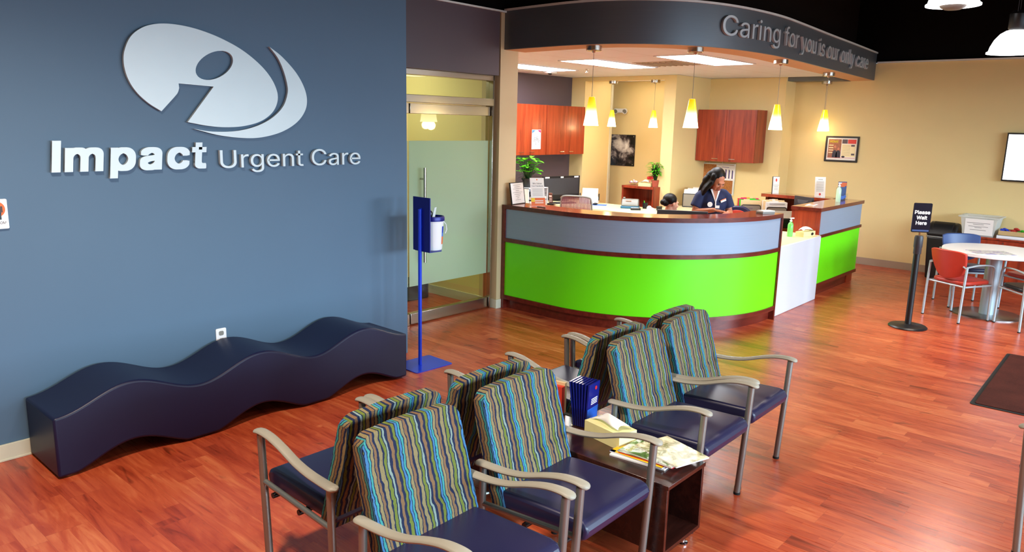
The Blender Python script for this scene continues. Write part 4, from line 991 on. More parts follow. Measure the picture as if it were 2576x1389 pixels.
for r_ in range(4):
    for c_ in range(14): g.box(-.185+c_*.0268, -.185+c_*.0268+.022, -.055+r_*.028, -.055+r_*.028+.023, .0155, .021)
g.build('keys', 'darkgrey', kb)
ph = thing('desk_phone', 'dark brown handset phone standing in its cradle by the feedback card', 'phone', (8.68, 7.02, .74), R(25))
MB().box(-.05, .09, -.05, .05, 0, .025).build('cradle', 'dark', ph, bevel=.005)
o = MB(Matrix.Rotation(R(-20), 4, 'Y')).box(-.012, .012, -.026, .026, .02, .19).build('handset', plain('brown_plastic', (92, 52, 36), .4), ph, bevel=.006)
g = MB(Matrix.Rotation(R(-20), 4, 'Y'))
for a in range(4):
    for c_ in range(3): g.box(-.0145, -.0125, -.017+c_*.013, -.009+c_*.013, .05+a*.018, .06+a*.018)
g.box(-.0145, -.0125, -.02, .02, .13, .16); g.build('keypad', 'paper', ph)
sn = thing('document_scanner', 'white sheet-fed scanner with raised paper chute on the counter', 'scanner', (9.32, 6.80, .74), R(-62))
MB().box(-.14, .14, -.08, .08, 0, .10).build('body', 'whitepl', sn, bevel=.012)
MB(Matrix.Translation((0, .05, .09)) @ Matrix.Rotation(R(-18), 4, 'X')).box(-.12, .12, 0, .012, 0, .14).build('chute', 'whitepl', sn, bevel=.004)
MB().box(-.15, -.138, .0, .05, .05, .15).box(.138, .15, .0, .05, .05, .15).build('guide', 'dark', sn)
mpd = MB().prism(rrect(.22, .18, .01), XY, 0, .003).build('mouse_pad', plain('blue_pad', (60, 110, 190), .8), loc=(9.25, 6.56, .74), rz=R(-60)); tag(mpd, 'blue mouse pad on the cream counter', 'mouse pad')
ms = thing('computer_mouse', 'black mouse on the blue mouse pad', 'mouse', (9.20, 6.60, .7432)); MB().ell((0, 0, .014), .05, .03, .018, 16, 10).build('body', 'dark', ms)
MB().tube(catmull([(.045, 0, .01), (.07, .02, .004), (.09, .05, .003)], 5), .002, 6).build('cable', 'dark', ms)
cpz = thing('card_printer', 'grey and teal postage machine on the cream counter', 'office machine', (9.27, 6.03, .74), R(-62))
MB().box(-.13, .13, -.10, .10, 0, .035).build('base', 'teal', cpz, bevel=.01)
MB().prism([(-.095, .036), (.09, .036), (.095, .10), (.03, .135), (-.04, .13), (-.09, .07)], lambda u, v, dd: (dd, u, v), -.12, .12).build('cover', 'greypl', cpz, bevel=.012)
MB().box(-.06, .02, -.075, -.03, .0, .003).build('sticker', 'orange', cpz, loc=(0, 0, .108)); MB().ell((-.09, .02, .145), .02, .02, .012, 12, 8).build('knob', 'greypl', cpz)
tm = thing('card_terminal', 'small dark payment terminal beside the grey and teal machine', 'card terminal', (9.12, 5.84, .74), R(-50)); MB().box(-.07, .07, -.035, .035, 0, .03).build('body', 'dark', tm, bevel=.006)
g = MB()
for a in range(3):
    for c_ in range(4): g.box(-.02+c_*.018, -.008+c_*.018, -.025+a*.016, -.014+a*.016, .03, .034)
g.box(-.062, -.028, -.025, .025, .03, .032); g.build('keypad', 'paper', tm)
cu = thing('pen_cup', 'dark cup holding a green marker beneath the shelf unit', 'cup', (9.40, 5.86, .74)); MB().lathe([(.034, 0), (.038, .085), (.035, .085), (.031, .005), (0, .005)], n=20).build('cup', 'dark', cu); MB().tube([(0, 0, .006), (-.015, .01, .115)], .006, 8).build('marker', 'lime', cu)
tp = thing('tape_dispenser', 'small white tape dispenser beside the pen cup', 'tape dispenser', (9.33, 5.72, .74), R(-50)); MB().prism([(-.06, 0), (.06, 0), (.055, .02), (.01, .035), (0, .055), (-.03, .06), (-.055, .04)], lambda u, v, dd: (u, dd, v), -.018, .018).build('body', 'whitepl', tp, bevel=.004)
sb = MB().box(-.03, .03, -.03, .03, 0, .06).build('paper_clip_box', 'dark', loc=(9.36, 5.60, .74), bevel=.004); tag(sb, 'small black cube shaped holder at the right end of the cream counter', 'desk organizer')

# ================================================================== ON THE CURVED DESK LEDGE
cf = thing('framed_certificate', 'black framed certificate standing at the left end of the desk ledge', 'picture frame', (5.86, 5.17, 1.087), R(8))
XF = Matrix.Rotation(R(-9), 4, 'X')
w_, hh = .125, .225
MB(XF).box(-w_, w_, -.004, .008, 0, .008).box(-w_, w_, -.004, .008, hh-.008, hh).box(-w_, -w_+.008, -.004, .008, .008, hh-.008).box(w_-.008, w_, -.004, .008, .008, hh-.008).build('frame', 'dark', cf)
MB(XF).box(-w_+.006, w_-.006, -.001, .005, .006, hh-.006).build('certificate', 'paper', cf)
g = MB(XF)
for k in range(9): ww = (.07, .05, .08, .03, .09, .06, .04, .02, .05)[k]; g.box(-ww, ww, -.0016, -.001, .195-k*.019, .198-k*.019)
g.build('print', 'greypl', cf); MB().add([(-.02, .034, .15), (.02, .034, .15), (.02, .085, 0), (-.02, .085, 0)], [(0, 1, 2, 3)]).build('easel_back', 'dark', cf)
fb = thing('feedback_card', 'tall white card with orange foot reading We Value Your Feedback on the desk ledge', 'card', (5.87, 4.91, 1.087), R(-30))
XF = Matrix.Rotation(R(-16), 4, 'X') ; XF2 = XF
MB(XF).box(-.075, .075, 0, .003, 0, .29).build('card', 'paper', fb)
g = MB(XF).box(-.075, .075, -.0008, -.0003, 0, .085, 0).box(-.075, -.035, -.0011, -.0008, .045, .085, 1).text('We Value', .016, (0, -.0006, .225), (1, 0, 0), (0, 0, 1), .0005, 2, align='C').text('Your Feedback', .013, (0, -.0006, .200), (1, 0, 0), (0, 0, 1), .0005, 2, align='C')
for k in range(6): g.box(-.055, .055, -.0008, -.0003, .175-k*.014, .178-k*.014, 3)
for k in range(2): g.box(-.035, .055, -.0013, -.0008, .05-k*.02, .058-k*.02, 4)
g.ell((0, -.0006, .272), .007, .0006, .007, 10, 6, 0)
g.build('print', ['orange', 'yellow', 'ink', 'greypl', 'paper'], fb); MB().add([(-.07, .0, .0), (.07, .0, .0), (.07, .075, .0), (-.07, .075, .0), (-.07, 0, .004), (.07, 0, .004), (.07, .075, .004), (-.07, .075, .004)], [(0, 1, 2, 3), (4, 5, 6, 7), (0, 1, 5, 4), (2, 3, 7, 6)]).build('acrylic_foot', 'acrylic', fb)
pn = MB().tube([(-.06, 0, .005), (.06, .01, .005)], .0045, 8).build('pen', 'greypl', loc=(5.79, 4.80, 1.087), rz=R(80)); tag(pn, 'thin silver pen lying on the desk ledge before the orange footed card', 'pen')
cd = thing('card_holder', 'flat grey card holder with white cards on the desk ledge', 'card holder', (7.20, 3.11, 1.087), R(-25)); MB().box(-.075, .075, -.05, .05, 0, .024).build('tray', 'greypl', cd, bevel=.003); MB().box(-.065, .08, -.043, .043, .024, .032).build('cards', 'paper', cd)
# ================================================================== MONITOR, CHAIRS, PEOPLE BEHIND THE DESK
monitor('dark monitor seen from behind just over the curved desk ledge', (6.80, 3.80, .74), R(118), .50, .30, .19)
def office_chair(name, label, loc, rz, seatm, rimm, backz=.93, bw=.44):
    t = thing(name, label, 'office chair', loc, rz)
    b = MB()
    for k in range(5): q = R(72*k+20); b.tube([(.03*cos(q), .03*sin(q), .10), (.28*cos(q), .28*sin(q), .07)], [.022, .014], 8)
    sb_ = b.build('star_base', 'dark', t)
    for k in range(5): q = R(72*k+20); MB().tube([(.28*cos(q)-.012, .28*sin(q), .028), (.28*cos(q)+.012, .28*sin(q), .028)], .028, 14).build('caster', 'rubber', sb_)
    MB().tube([(0, 0, .08), (0, 0, .42)], .025, 12).build('gas_column', 'dark', t)
    MB().prism(rrect(.46, .44, .09), XY, .42, .48).build('seat', seatm, t, bevel=.018, seg=3)
    MB().tube(catmull([(0, .18, .42), (0, .27, .45), (0, .28, .65)], 4), .015, 8).build('back_bar', 'dark', t)
    h = .42; zc = backz-h/2
    if rimm == 'navy':
        MB().prism(rrect(bw, h, .17, 8, 0, zc), XZ(.24), 0, .05).build('backrest', 'navy', t, bevel=.02, seg=3); t_ = [c for c in t.children if c.name.startswith('backrest')][0]
        MB().prism(rrect(bw-.13, h-.10, .12, 8, 0, zc), XZ(.232), 0, .012).build('back_inset', 'redvinyl', t_, bevel=.004)
        MB().prism(rrect(bw-.13, h-.10, .12, 8, 0, zc), XZ(.286), 0, .010).build('back_inset', 'redvinyl', t_, bevel=.004)
    else:
        P = catmull([(-bw/2+.03, .26, zc-h/2), (-bw/2, .25, zc), (-bw/2+.01, .26, zc+h/2-.04), (-bw/2+.06, .265, zc+h/2), (0, .27, zc+h/2+.006), (bw/2-.06, .265, zc+h/2), (bw/2-.01, .26, zc+h/2-.04), (bw/2, .25, zc), (bw/2-.03, .26, zc-h/2)], 5)
        MB().tube(P, .013, 8).build('back_frame', 'greypl', t)
        g = MB()
        for k in range(24): x = -bw/2+.02+(bw-.04)*k/23; g.box(x-.006, x+.006, .262, .268, zc-h/2+.01, zc+h/2-.005-.05*max(0, abs(x)/(bw/2)-.8)*5)
        g.build('mesh_back', 'mesh', t)
    return t
office_chair('office_chair', 'grey framed office chair with mauve mesh back behind the desk ledge', (8.42, 6.26, 0), R(108), 'dark', 'mesh', .955, .44)
office_chair('office_chair', 'navy office chair with a red round panel in its back', (8.90, 4.20, 0), R(114), 'navy', 'navy', .985, .40)
office_chair('office_chair', 'office chair carrying the seated woman behind the desk', (8.09, 4.70, 0), R(66), 'navy', 'mesh', .70, .40)

def hand(b, wrist, dirv, palmn, side, curl=.5, s=1.):
    """palm plus five tapered fingers; side is the direction of the thumb"""
    wrist = Vector(wrist); d_ = Vector(dirv).normalized(); nn = Vector(palmn); nn = (nn-d_*nn.dot(d_)).normalized(); sd_ = Vector(side); sd_ = (sd_-d_*sd_.dot(d_)-nn*sd_.dot(nn)).normalized()
    pc = wrist+d_*.045*s
    M_ = Matrix((sd_, d_, nn)).transposed().to_4x4()
    b.ell(pc, .036*s, .047*s, .014*s, 14, 8, 0, M_)
    for k, (o_, ln) in enumerate(((.026, .068), (.009, .078), (-.008, .072), (-.024, .056))):
        p0_ = pc+d_*.034*s+sd_*o_*s; dd = (d_+sd_*o_*3).normalized(); p1_ = p0_+dd*ln*.45*s
        d3 = (dd*cos(curl)+nn*sin(curl)).normalized(); p2_ = p1_+d3*ln*.32*s; d4 = (dd*cos(curl*1.8)+nn*sin(curl*1.8)).normalized(); p3_ = p2_+d4*ln*.25*s
        b.capsule(p0_, p1_, .0088*s, .0082*s, 8); b.capsule(p1_, p2_, .0082*s, .0076*s, 8); b.capsule(p2_, p3_, .0076*s, .0066*s, 8)
    t0_ = wrist+d_*.02*s+sd_*.022*s; t1_ = t0_+(d_*.6+sd_*.7+nn*.2).normalized()*.04*s; t2_ = t1_+(d_+sd_*.2+nn*.3).normalized()*.032*s
    b.capsule(t0_, t1_, .012*s, .0098*s, 8); b.capsule(t1_, t2_, .0098*s, .008*s, 8)
def head(b, c, XR, s=1.):
    """skull, jaw, nose, lips, ears, brow; face looks along -Y before XR"""
    c = Vector(c)
    def e(p, rx, ry, rz, q=None): b.ell(c+XR @ (Vector(p)*s), rx*s, ry*s, rz*s, 18, 12, 0, XR.to_4x4() @ (q or Matrix()))
    e((0, .015, .025), .074, .092, .088); e((0, -.028, -.02), .062, .066, .075); e((0, -.045, -.072), .046, .044, .038); e((0, -.055, -.092), .022, .024, .018)
    e((0, -.082, .022), .048, .018, .016)
    e((0, -.096, -.020), .0100, .016, .024); e((0, -.105, -.034), .0130, .010, .009); e((-.011, -.100, -.037), .008, .009, .007); e((.011, -.100, -.037), .008, .009, .007)
    e((-.036, -.072, -.022), .022, .022, .022); e((.036, -.072, -.022), .022, .022, .022)
    e((0, -.096, -.058), .020, .009, .0055); e((0, -.094, -.067), .017, .009, .0065)
    for sx in (-1, 1): e((.074*sx, .012, -.01), .008, .020, .030)
def face_parts(root, c, XR, s=1.):
    c = Vector(c)
    for sx in (-1, 1):
        b = MB(); b.ell(c+XR @ (Vector((.029*sx, -.0875, .0))*s), .013*s, .006*s, .0035*s, 12, 8, 0, XR.to_4x4()); b.build('eyelid_line', 'eyew', root)
        b = MB(); b.tube([c+XR @ (Vector((.014*sx, -.097, .018))*s), c+XR @ (Vector((.032*sx, -.094, .024))*s), c+XR @ (Vector((.05*sx, -.080, .016))*s)], [.0012, .002, .001], 6); b.build('eyebrow', 'hair', root)
    b = MB(); b.ell(c+XR @ (Vector((0, -.1025, -.0585))*s), .020*s, .004*s, .005*s, 12, 8, 0, XR.to_4x4()); b.ell(c+XR @ (Vector((0, -.101, -.067))*s), .017*s, .004*s, .005*s, 12, 8, 0, XR.to_4x4()); b.build('lips', 'lip', root)

nu = thing('person', 'standing woman in navy scrubs looking down behind the reception desk', 'person', (7.72, 3.95, 0), R(-48))
b = MB()
hc = Vector((.012, -.075, 1.352)); XR = (Matrix.Rotation(R(24), 3, 'Z') @ Matrix.Rotation(R(36), 3, 'X'))
head(b, hc, XR, 1.0)
b.capsule((0, -.01, 1.20), (.005, -.055, 1.31), .052, .048, 16)
b.ell((0, .0, 1.10), .14, .10, .15); b.ell((0, .03, .93), .14, .10, .14); b.ell((0, .04, .83), .165, .12, .12)
b.capsule((-.11, -.005, 1.19), (.11, -.005, 1.19), .05, .05, 14)
for sx in (-1, 1):
    b.capsule((.085*sx, .04, .80), (.095*sx, .02, .45), .088, .058, 14); b.capsule((.095*sx, .02, .45), (.095*sx, .05, .09), .056, .036, 14)
    b.ell((.098*sx, -.01, .035), .042, .12, .036)
b.capsule((-.135, -.005, 1.18), (-.200, -.04, .99), .044, .036); b.capsule((-.200, -.04, .99), (-.045, -.235, 1.035), .036, .025)
b.capsule((.135, -.005, 1.18), (.190, -.03, .985), .044, .036); b.capsule((.190, -.03, .985), (.115, -.235, 1.01), .036, .025)
hand(b, (-.040, -.240, 1.035), (.90, -.35, -.10), (0, 0, -1), (0, 1, .3), .45)
hand(b, (.113, -.238, 1.01), (-.45, -.80, -.05), (0, 0, -1), (-1, .2, .2), .55)
o = b.build('body', 'skin', nu, fix=False); remesh(o, .0055, 3)
face_parts(nu, hc, XR)
# scrub top: V neck tunic with short wide sleeves
b = MB()
b.ell((0, .0, 1.09), .155, .122, .165); b.ell((0, .02, .95), .150, .118, .16); b.ell((0, .03, .84), .185, .135, .10); b.capsule((-.11, .0, 1.185), (.11, .0, 1.185), .064, .064, 16)
b.tube([(-.105, -.0, 1.195), (-.145, -.01, 1.16), (-.195, -.03, 1.045)], [.055, .060, .060], 16); b.tube([(.105, -.0, 1.195), (.145, -.01, 1.16), (.185, -.022, 1.045)], [.055, .060, .060], 16)
o = b.build('scrub_top', 'scrub', nu, fix=False); remesh(o, .008, 4)
b = MB(); b.ell((0, .035, .80), .178, .132, .12)
for sx in (-1, 1): b.capsule((.088*sx, .04, .78), (.095*sx, .02, .45), .098, .075, 14); b.capsule((.095*sx, .02, .45), (.095*sx, .05, .10), .075, .065, 14)
o = b.build('scrub_trousers', 'scrub', nu, fix=False); remesh(o, .012, 3)
for sx in (-1, 1): MB().ell((.098*sx, -.01, .035), .046, .125, .038).build('shoe', 'whitepl', nu)
# white undershirt in the V, laid on the chest
def vpatch(pts, dy):
    V = []
    for x, z in pts:
        # depth of the scrub surface at that height
        y = -math.sqrt(max(0, 1-(x/.155)**2-((z-1.09)/.165)**2))*.122 if z < 1.21 else -.075
        V.append((x, min(y, -.066)-dy, z))
    return V
W1 = vpatch([(-.052, 1.245), (-.034, 1.249), (.0, 1.125), (.036, 1.249), (.054, 1.245), (.0, 1.095)], .008)
b = MB().add(W1, [(0, 1, 2, 5), (5, 2, 3, 4)]); o = b.build('undershirt', 'shirt', nu); q = o.modifiers.new('s', 'SOLIDIFY'); q.thickness = .006; q.offset = 0
W2 = vpatch([(-.040, 1.247), (.0, 1.120), (.040, 1.247), (.0, 1.26)], .004); o = MB().add(W2, [(0, 1, 2, 3)]).build('neckline', 'skin', nu); q = o.modifiers.new('s', 'SOLIDIFY'); q.thickness = .004
MB().tube([(-.062, -.136, 1.085), (-.062, -.139, 1.085)], .028, 20).build('round_badge', 'paper', nu)
MB(Matrix.Translation((.085, -.121, 1.13)) @ Matrix.Rotation(R(20), 4, 'Z') @ Matrix.Rotation(R(-20), 4, 'Y')).box(-.034, .034, -.003, .003, -.014, .014).build('name_badge', 'paper', nu)
MB(Matrix.Translation((.085, -.1245, 1.137)) @ Matrix.Rotation(R(20), 4, 'Z') @ Matrix.Rotation(R(-20), 4, 'Y')).box(-.034, .034, -.003, .001, .0, .008).build('badge_stripe', 'orange', nu)
MB().box(-.006, .006, -.134, -.128, 1.075, 1.11).box(-.004, .044, -.137, -.132, 1.045, 1.075).build('id_card', 'paper', nu)
# long black hair, swept over her right shoulder
b = MB(); 
def hp(p): return hc+XR @ Vector(p)
b.ell(hp((0, .028, .040)), .084, .094, .086, 18, 12, 0, XR.to_4x4())
b.ell(hp((-.045, .055, .0)), .062, .060, .075, 16, 10, 0, XR.to_4x4()); b.ell(hp((-.075, .05, -.05)), .050, .055, .07, 16, 10, 0, XR.to_4x4())
for (p0_, p1_, r0, r1) in (((-.060, .0, .05), (-.078, -.02, -.04), .036, .028), ((.062, .01, .05), (.076, .01, -.05), .030, .022)): b.capsule(hp(p0_), hp(p1_), r0, r1)
for k in range(11):
    u = k/10; a = hp((-.072+.12*u, .045+.02*sin(pi*u), .03)); e_ = Vector((-.150+.12*u, .055+.03*u, 1.08)); mid = (a*.5+e_*.5)+Vector((-.022, .020, .0))
    b.tube(catmull([a, mid, e_], 6), [.036]*6+[.032]*3+[.026]*2+[.016, .008], 10)
for k in range(6):
    u = k/5; a = hp((-.080+.012*u, -.035+.08*u, .0)); e_ = Vector((-.135-.01*u, -.05+.10*u, 1.165-.03*u)); b.tube(catmull([a, (a+e_)/2+Vector((-.012, -.006, .0)), e_], 6), [.026]*6+[.024]*3+[.018]*2+[.012, .006], 10)
o = b.build('hair', 'hair', nu, fix=False); remesh(o, .006, 3)

se = thing('person', 'seated woman with dark hair in a low bun behind the dark monitor', 'person', (8.09, 4.70, 0), R(66))
b = MB(); hc2 = Vector((0, -.02, 1.0)); XS = Matrix.Rotation(R(4), 3, 'Z') @ Matrix.Rotation(R(12), 3, 'X')
head(b, hc2, XS, .95); b.capsule((0, .03, .84), (0, -.0, .95), .050, .046, 14)
b.ell((0, .04, .74), .15, .10, .14); b.ell((0, .06, .60), .15, .11, .12); b.capsule((-.12, .03, .83), (.12, .03, .83), .05, .05, 14)
for sx in (-1, 1):
    b.capsule((.09*sx, .05, .565), (.10*sx, -.36, .545), .078, .056); b.capsule((.10*sx, -.36, .545), (.10*sx, -.38, .10), .054, .036); b.ell((.10*sx, -.44, .035), .04, .12, .034)
    b.capsule((.16*sx, .03, .82), (.20*sx, -.02, .62), .044, .036); b.capsule((.20*sx, -.02, .62), (.13*sx, -.24, .66), .035, .025)
    hand(b, (.13*sx, -.245, .66), (-.2*sx, -1, .0), (0, 0, -1), (-sx, 0, 0), .4)
o = b.build('body', 'skin2', se, fix=False); remesh(o, .006, 3); face_parts(se, hc2, XS, .95)
b = MB(); b.ell((0, .04, .73), .165, .115, .15); b.ell((0, .06, .60), .165, .125, .11); b.capsule((-.13, .03, .82), (.13, .03, .82), .062, .062, 16)
for sx in (-1, 1): b.tube([(.13*sx, .03, .83), (.18*sx, .01, .78), (.21*sx, -.01, .68)], [.055, .062, .066], 14)
o = b.build('scrub_top', 'scrub', se, fix=False); remesh(o, .008, 3)
b = MB(); b.ell((0, .06, .56), .17, .14, .09)
for sx in (-1, 1): b.capsule((.09*sx, .05, .565), (.10*sx, -.36, .545), .088, .070); b.capsule((.10*sx, -.36, .545), (.10*sx, -.38, .12), .066, .055)
o = b.build('scrub_trousers', 'scrub', se, fix=False); remesh(o, .012, 3)
b = MB(); hq = lambda p: hc2+XS @ Vector(p)
b.ell(hq((0, .030, .038)), .082, .090, .078, 18, 12, 0, XS.to_4x4()); b.ell(hq((-.0, .125, -.012)), .036, .034, .036); b.ell(hq((0, .085, -.01)), .05, .04, .045)
o = b.build('hair', 'hair', se, fix=False); remesh(o, .006, 3)

# ================================================================== FILES AND MACHINES BEHIND THE DESK, RIGHT
cz = thing('back_credenza', 'cream worktop under the cork board carrying folders and trays', 'counter')
MB().box(9.75, 11.18, 4.86, 5.88, .69, .72).build('worktop', 'creamtop', cz); MB().box(9.8, 11.16, 4.88, 5.86, 0, .69).build('cabinet_body', 'cherry', cz)
def mesh_holder(b, x0, x1, y0, y1, z0, z1):
    b.box(x0, x1, y0, y0+.003, z0, z1).box(x0, x1, y1-.003, y1, z0, z1).box(x0, x1, y0, y1, z0, z0+.003)
ts = thing('tray_stack', 'stacked mesh letter trays with white papers left of the standing woman', 'letter tray', (10.45, 5.66, .72), R(-62))
MB().box(-.16, .16, -.14, -.137, 0, .20).box(-.16, -.157, -.14, .14, 0, .20).box(.157, .16, -.14, .14, 0, .20).build('mesh_case', 'meshgrey', ts)
fr_ = MB()
for p_ in (((-.16, -.14, .01), (-.16, -.14, .2)), ((-.16, -.14, .2), (.16, -.14, .2)), ((.16, -.14, .2), (.16, -.14, .01)), ((.16, -.14, .01), (-.16, -.14, .01))): fr_.tube(p_, .006, 8)
fr_.build('rim', 'dark', ts)
MB().box(-.15, .15, -.13, .13, .0, .255).build('papers', 'paper', ts); MB().box(-.10, .15, -.12, .13, .255, .27).box(-.02, .15, -.12, .13, .27, .285).build('loose_papers', 'paper', ts)
def file_sorter(label, loc, rz, cols, txt=None):
    t = thing('file_sorter', label, 'file sorter', loc, rz)
    MB().box(-.13, .13, -.13, -.127, .0, .17).box(-.13, .13, .13, .133, 0, .17).box(-.13, .13, -.13, .13, 0, .004).build('mesh_panel', 'meshgrey', t)
    P = [(-.13, -.131, .005), (-.13, -.131, .15), (-.11, -.131, .172), (.11, -.131, .172), (.13, -.131, .15), (.13, -.131, .005), (-.13, -.131, .005)]; MB().tube(P, .005, 8).build('wire_rim', 'dark', t)
    for k, cc in enumerate(cols):
        y = -.118+k*(.23/max(1, len(cols)-1)); hgt = .235+.012*k/len(cols)
        b_ = MB().box(-.135, .135, y-.006, y+.006, .006, hgt); b_.box(-.10+.05*(k % 4), -.02+.05*(k % 4), y-.002, y+.002, hgt, hgt+.014); b_.build('folder', cc, t)
    g = MB()
    if txt:
        for k, w_ in enumerate(txt): g.text(w_, .017, (0, -.1335, .115-.034*k), (1, 0, 0), (0, 0, 1), .0006, 0, align='C')
    else:
        g.box(-.10, .10, -.126, -.125, .205, .209).box(-.10, .10, -.126, -.125, .218, .221).box(.0, .12, -.1345, -.1335, .09, .094)
    g.build('print', plain('violet_print', (96, 60, 140), .7) if txt else 'ink', t); return t
file_sorter('wire file sorter of green, red and yellow folders marked LOG COVER', (9.84, 4.50, .726), R(-50), ['manila', 'lime', 'lime', 'pink', 'pink', 'amber', 'manila'], ['LOG', 'COVER'])
file_sorter('wire file sorter of white and manila files right of the green folders', (9.84, 4.14, .726), R(-50), ['paper', 'paper', 'manila', 'manila', 'manila', 'paper', 'manila'])
monitor('dark monitor seen edge-on behind the straight desk section', (9.86, 3.76, .725), R(60), .34, .28, .19)
pt = thing('label_printer', 'black printer with grey paper tray behind the low white counter', 'printer', (9.22, 3.73, .0), R(-48))
MB().box(-.2, .2, -.18, .18, 0, .72).build('pedestal', 'cherry', pt); MB().box(-.18, .18, -.16, .16, .72, .84).build('body', 'dark', pt, bevel=.01)
MB(Matrix.Translation((0, 0, .86)) @ Matrix.Rotation(R(16), 4, 'X')).box(-.14, .14, -.12, .12, 0, .012).build('paper_tray', 'meshgrey', pt); MB().ell((.03, -.165, .78), .008, .004, .008, 8, 6).build('indicator', 'greypl', pt)
# on the low white counter
tissue_box((8.46, 3.17, .74), R(-8), .25, .10, .055, 'cream tissue box with black oval on the low white counter')
def pump_bottle(label, loc, hgt, gel, rz=0):
    t = thing('sanitizer_bottle', label, 'bottle', loc, rz)
    MB().lathe([(.028, 0), (.030, .006), (.030, hgt*.62), (.022, hgt*.72), (.012, hgt*.76), (.012, hgt*.80)], n=20).build('bottle', gel, t)
    MB().lathe([(.014, hgt*.79), (.014, hgt*.87), (.007, hgt*.88), (.007, hgt*.95)], n=14).box(-.035, .012, -.009, .009, hgt*.94, hgt).build('pump', 'whitepl', t, bevel=.001); return t
pump_bottle('green gel pump bottle beside the tissue box on the white counter', (8.27, 3.27, .74), .21, 'gel', R(150))
cdh = thing('business_card_holder', 'small clear holder of business cards on the white counter', 'card holder', (7.56, 3.12, .74), R(15)); MB().box(-.05, .05, -.02, .02, 0, .004).box(-.05, .05, .016, .02, 0, .05).box(-.05, .05, -.02, -.017, 0, .02).build('holder', 'acrylic', cdh); MB().box(-.044, .044, -.012, .012, .004, .055).build('cards', 'paper', cdh)
pc = MB().box(-.10, .10, -.07, .07, 0, .003).build('paper_form', 'paper', loc=(7.80, 3.28, .74), rz=R(10)); tag(pc, 'loose paper form lying on the low white counter', 'paper')
# on the straight desk ledge
fl = thing('flyer_fan', 'flat orange and white flyers on the near end of the straight desk ledge', 'flyers', (8.90, 3.30, 1.045), R(8))
for k in range(3):
    o = MB().box(-.11+.05*k, .02+.05*k, -.05, .05, .001+.0015*k, .0023+.0015*k).box(-.09+.05*k, .0+.05*k, -.03, .02, .0023+.0015*k, .0026+.0015*k, 1).build('flyer', ['paper', 'orange'], fl)
bk = thing('brochure_holder', 'black backed brochure holder with white leaflet on the far cherry ledge', 'brochure holder', (10.14, 4.26, 1.046), R(-52)); bk.scale = (.72, .8, 1)
MB(Matrix.Rotation(R(-6), 4, 'X')).box(-.06, .06, .01, .06, 0, .23).build('back', 'dark', bk); MB(Matrix.Rotation(R(-6), 4, 'X')).box(-.058, .058, .0, .008, .0, .225).build('leaflet', 'paper', bk)
g = MB(Matrix.Rotation(R(-6), 4, 'X')).box(-.05, .05, -.0008, -.0002, .11, .114, 1)
for k in range(3): g.box(-.035, .035, -.0008, -.0002, .09-.02*k, .094-.02*k, 1)
g.ell((0, -.0005, .18), .016, .0006, .022, 12, 8, 0); g.build('print', ['magred', 'greypl'], bk)
sg = thing('notice_card', 'tall narrow white notice card standing on the far cherry ledge', 'card', (10.14, 3.66, 1.045), R(-52))
MB(Matrix.Rotation(R(-9), 4, 'X')).box(-.068, .068, 0, .004, 0, .262).build('card', 'paper', sg)
g = MB(Matrix.Rotation(R(-9), 4, 'X'))
for k in range(10): g.box(-.05, .045, -.0008, -.0002, .20-.014*k, .204-.014*k, 1)
g.box(-.03, .03, -.0008, -.0002, .225, .231, 1).ell((0, -.0005, .035), .014, .0006, .016, 12, 8, 0); g.build('print', ['magred', 'greypl'], sg); MB().box(-.06, .06, 0, .06, 0, .004).build('foot', 'acrylic', sg)
pump_bottle('clear gel pump bottle on the right end of the straight desk', (9.66, 3.26, 1.045), .235, 'gelclear', R(170))
for k, (x, y, lb) in enumerate(((9.86, 3.30, 'small leaflet holder next to the clear pump bottle'), (10.02, 3.33, 'small leaflet holder at the far right end of the straight desk'))):
    t = thing('leaflet_holder', lb, 'leaflet holder', (x, y, 1.045), R(-35), 'leaflet holders on the straight desk')
    MB().box(-.05, .05, -.035, .035, 0, .004).box(-.05, .05, .03, .034, 0, .16).box(-.05, .05, -.035, -.032, 0, .08).build('holder', 'acrylic', t)
    MB().box(-.044, .044, -.0, .012, .005, .235-.01*k).build('leaflets', ['paper', 'mag3', 'bluevinyl'][k+1 if k else 2], t); g = MB().box(-.044, .044, -.0012, -.0005, .17, .225-.01*k, 0).box(-.03, .02, -.03, -.0315, .02, .06, 1).ell((.01, -.0325, .04), .018, .001, .018, 12, 8, 1); g.build('leaflet_print', ['orange', 'cyan'], t)

# ================================================================== QUEUE POST
qp = thing('queue_post', 'black stanchion post with Please Wait Here sign', 'stanchion', (8.10, 1.93, 0))
MB().lathe([(.175, 0), (.178, .008), (.165, .02), (.04, .028), (.032, .034)], n=40).build('base', 'dark', qp)
MB().tube([(0, 0, .03), (0, 0, .84)], .030, 20).build('pole', 'dark', qp)
MB().lathe([(.034, .74), (.036, .745), (.036, .80), (.040, .81), (.040, .90), (.034, .92), (0, .922)], n=24).build('belt_head', 'darkgrey', qp)
MB().tube([(0, 0, .92), (0, 0, .955)], .008, 8).build('sign_stem', 'chrome', qp)
pa = R(-58)
sp_ = MB().prism(rrect(.165, .285, .012, 5, 0, 1.095), XZ(-.006), 0, .012).build('sign_plate', plain('navy_black_sign', (10, 12, 34), .15), qp, rz=pa)
MB().box(-.075, .075, -.0085, -.0065, .962, .978).build('sign_foot', 'bluevinyl', qp, rz=pa)
g = MB()
for k, wd in enumerate(('Please', 'Wait', 'Here')): g.text(wd, .033, (0, -.0072, 1.132-.052*k), (1, 0, 0), (0, 0, 1), .0008, 0, align='C', off=.05)
g.build('sign_text', 'paper', qp, rz=pa)

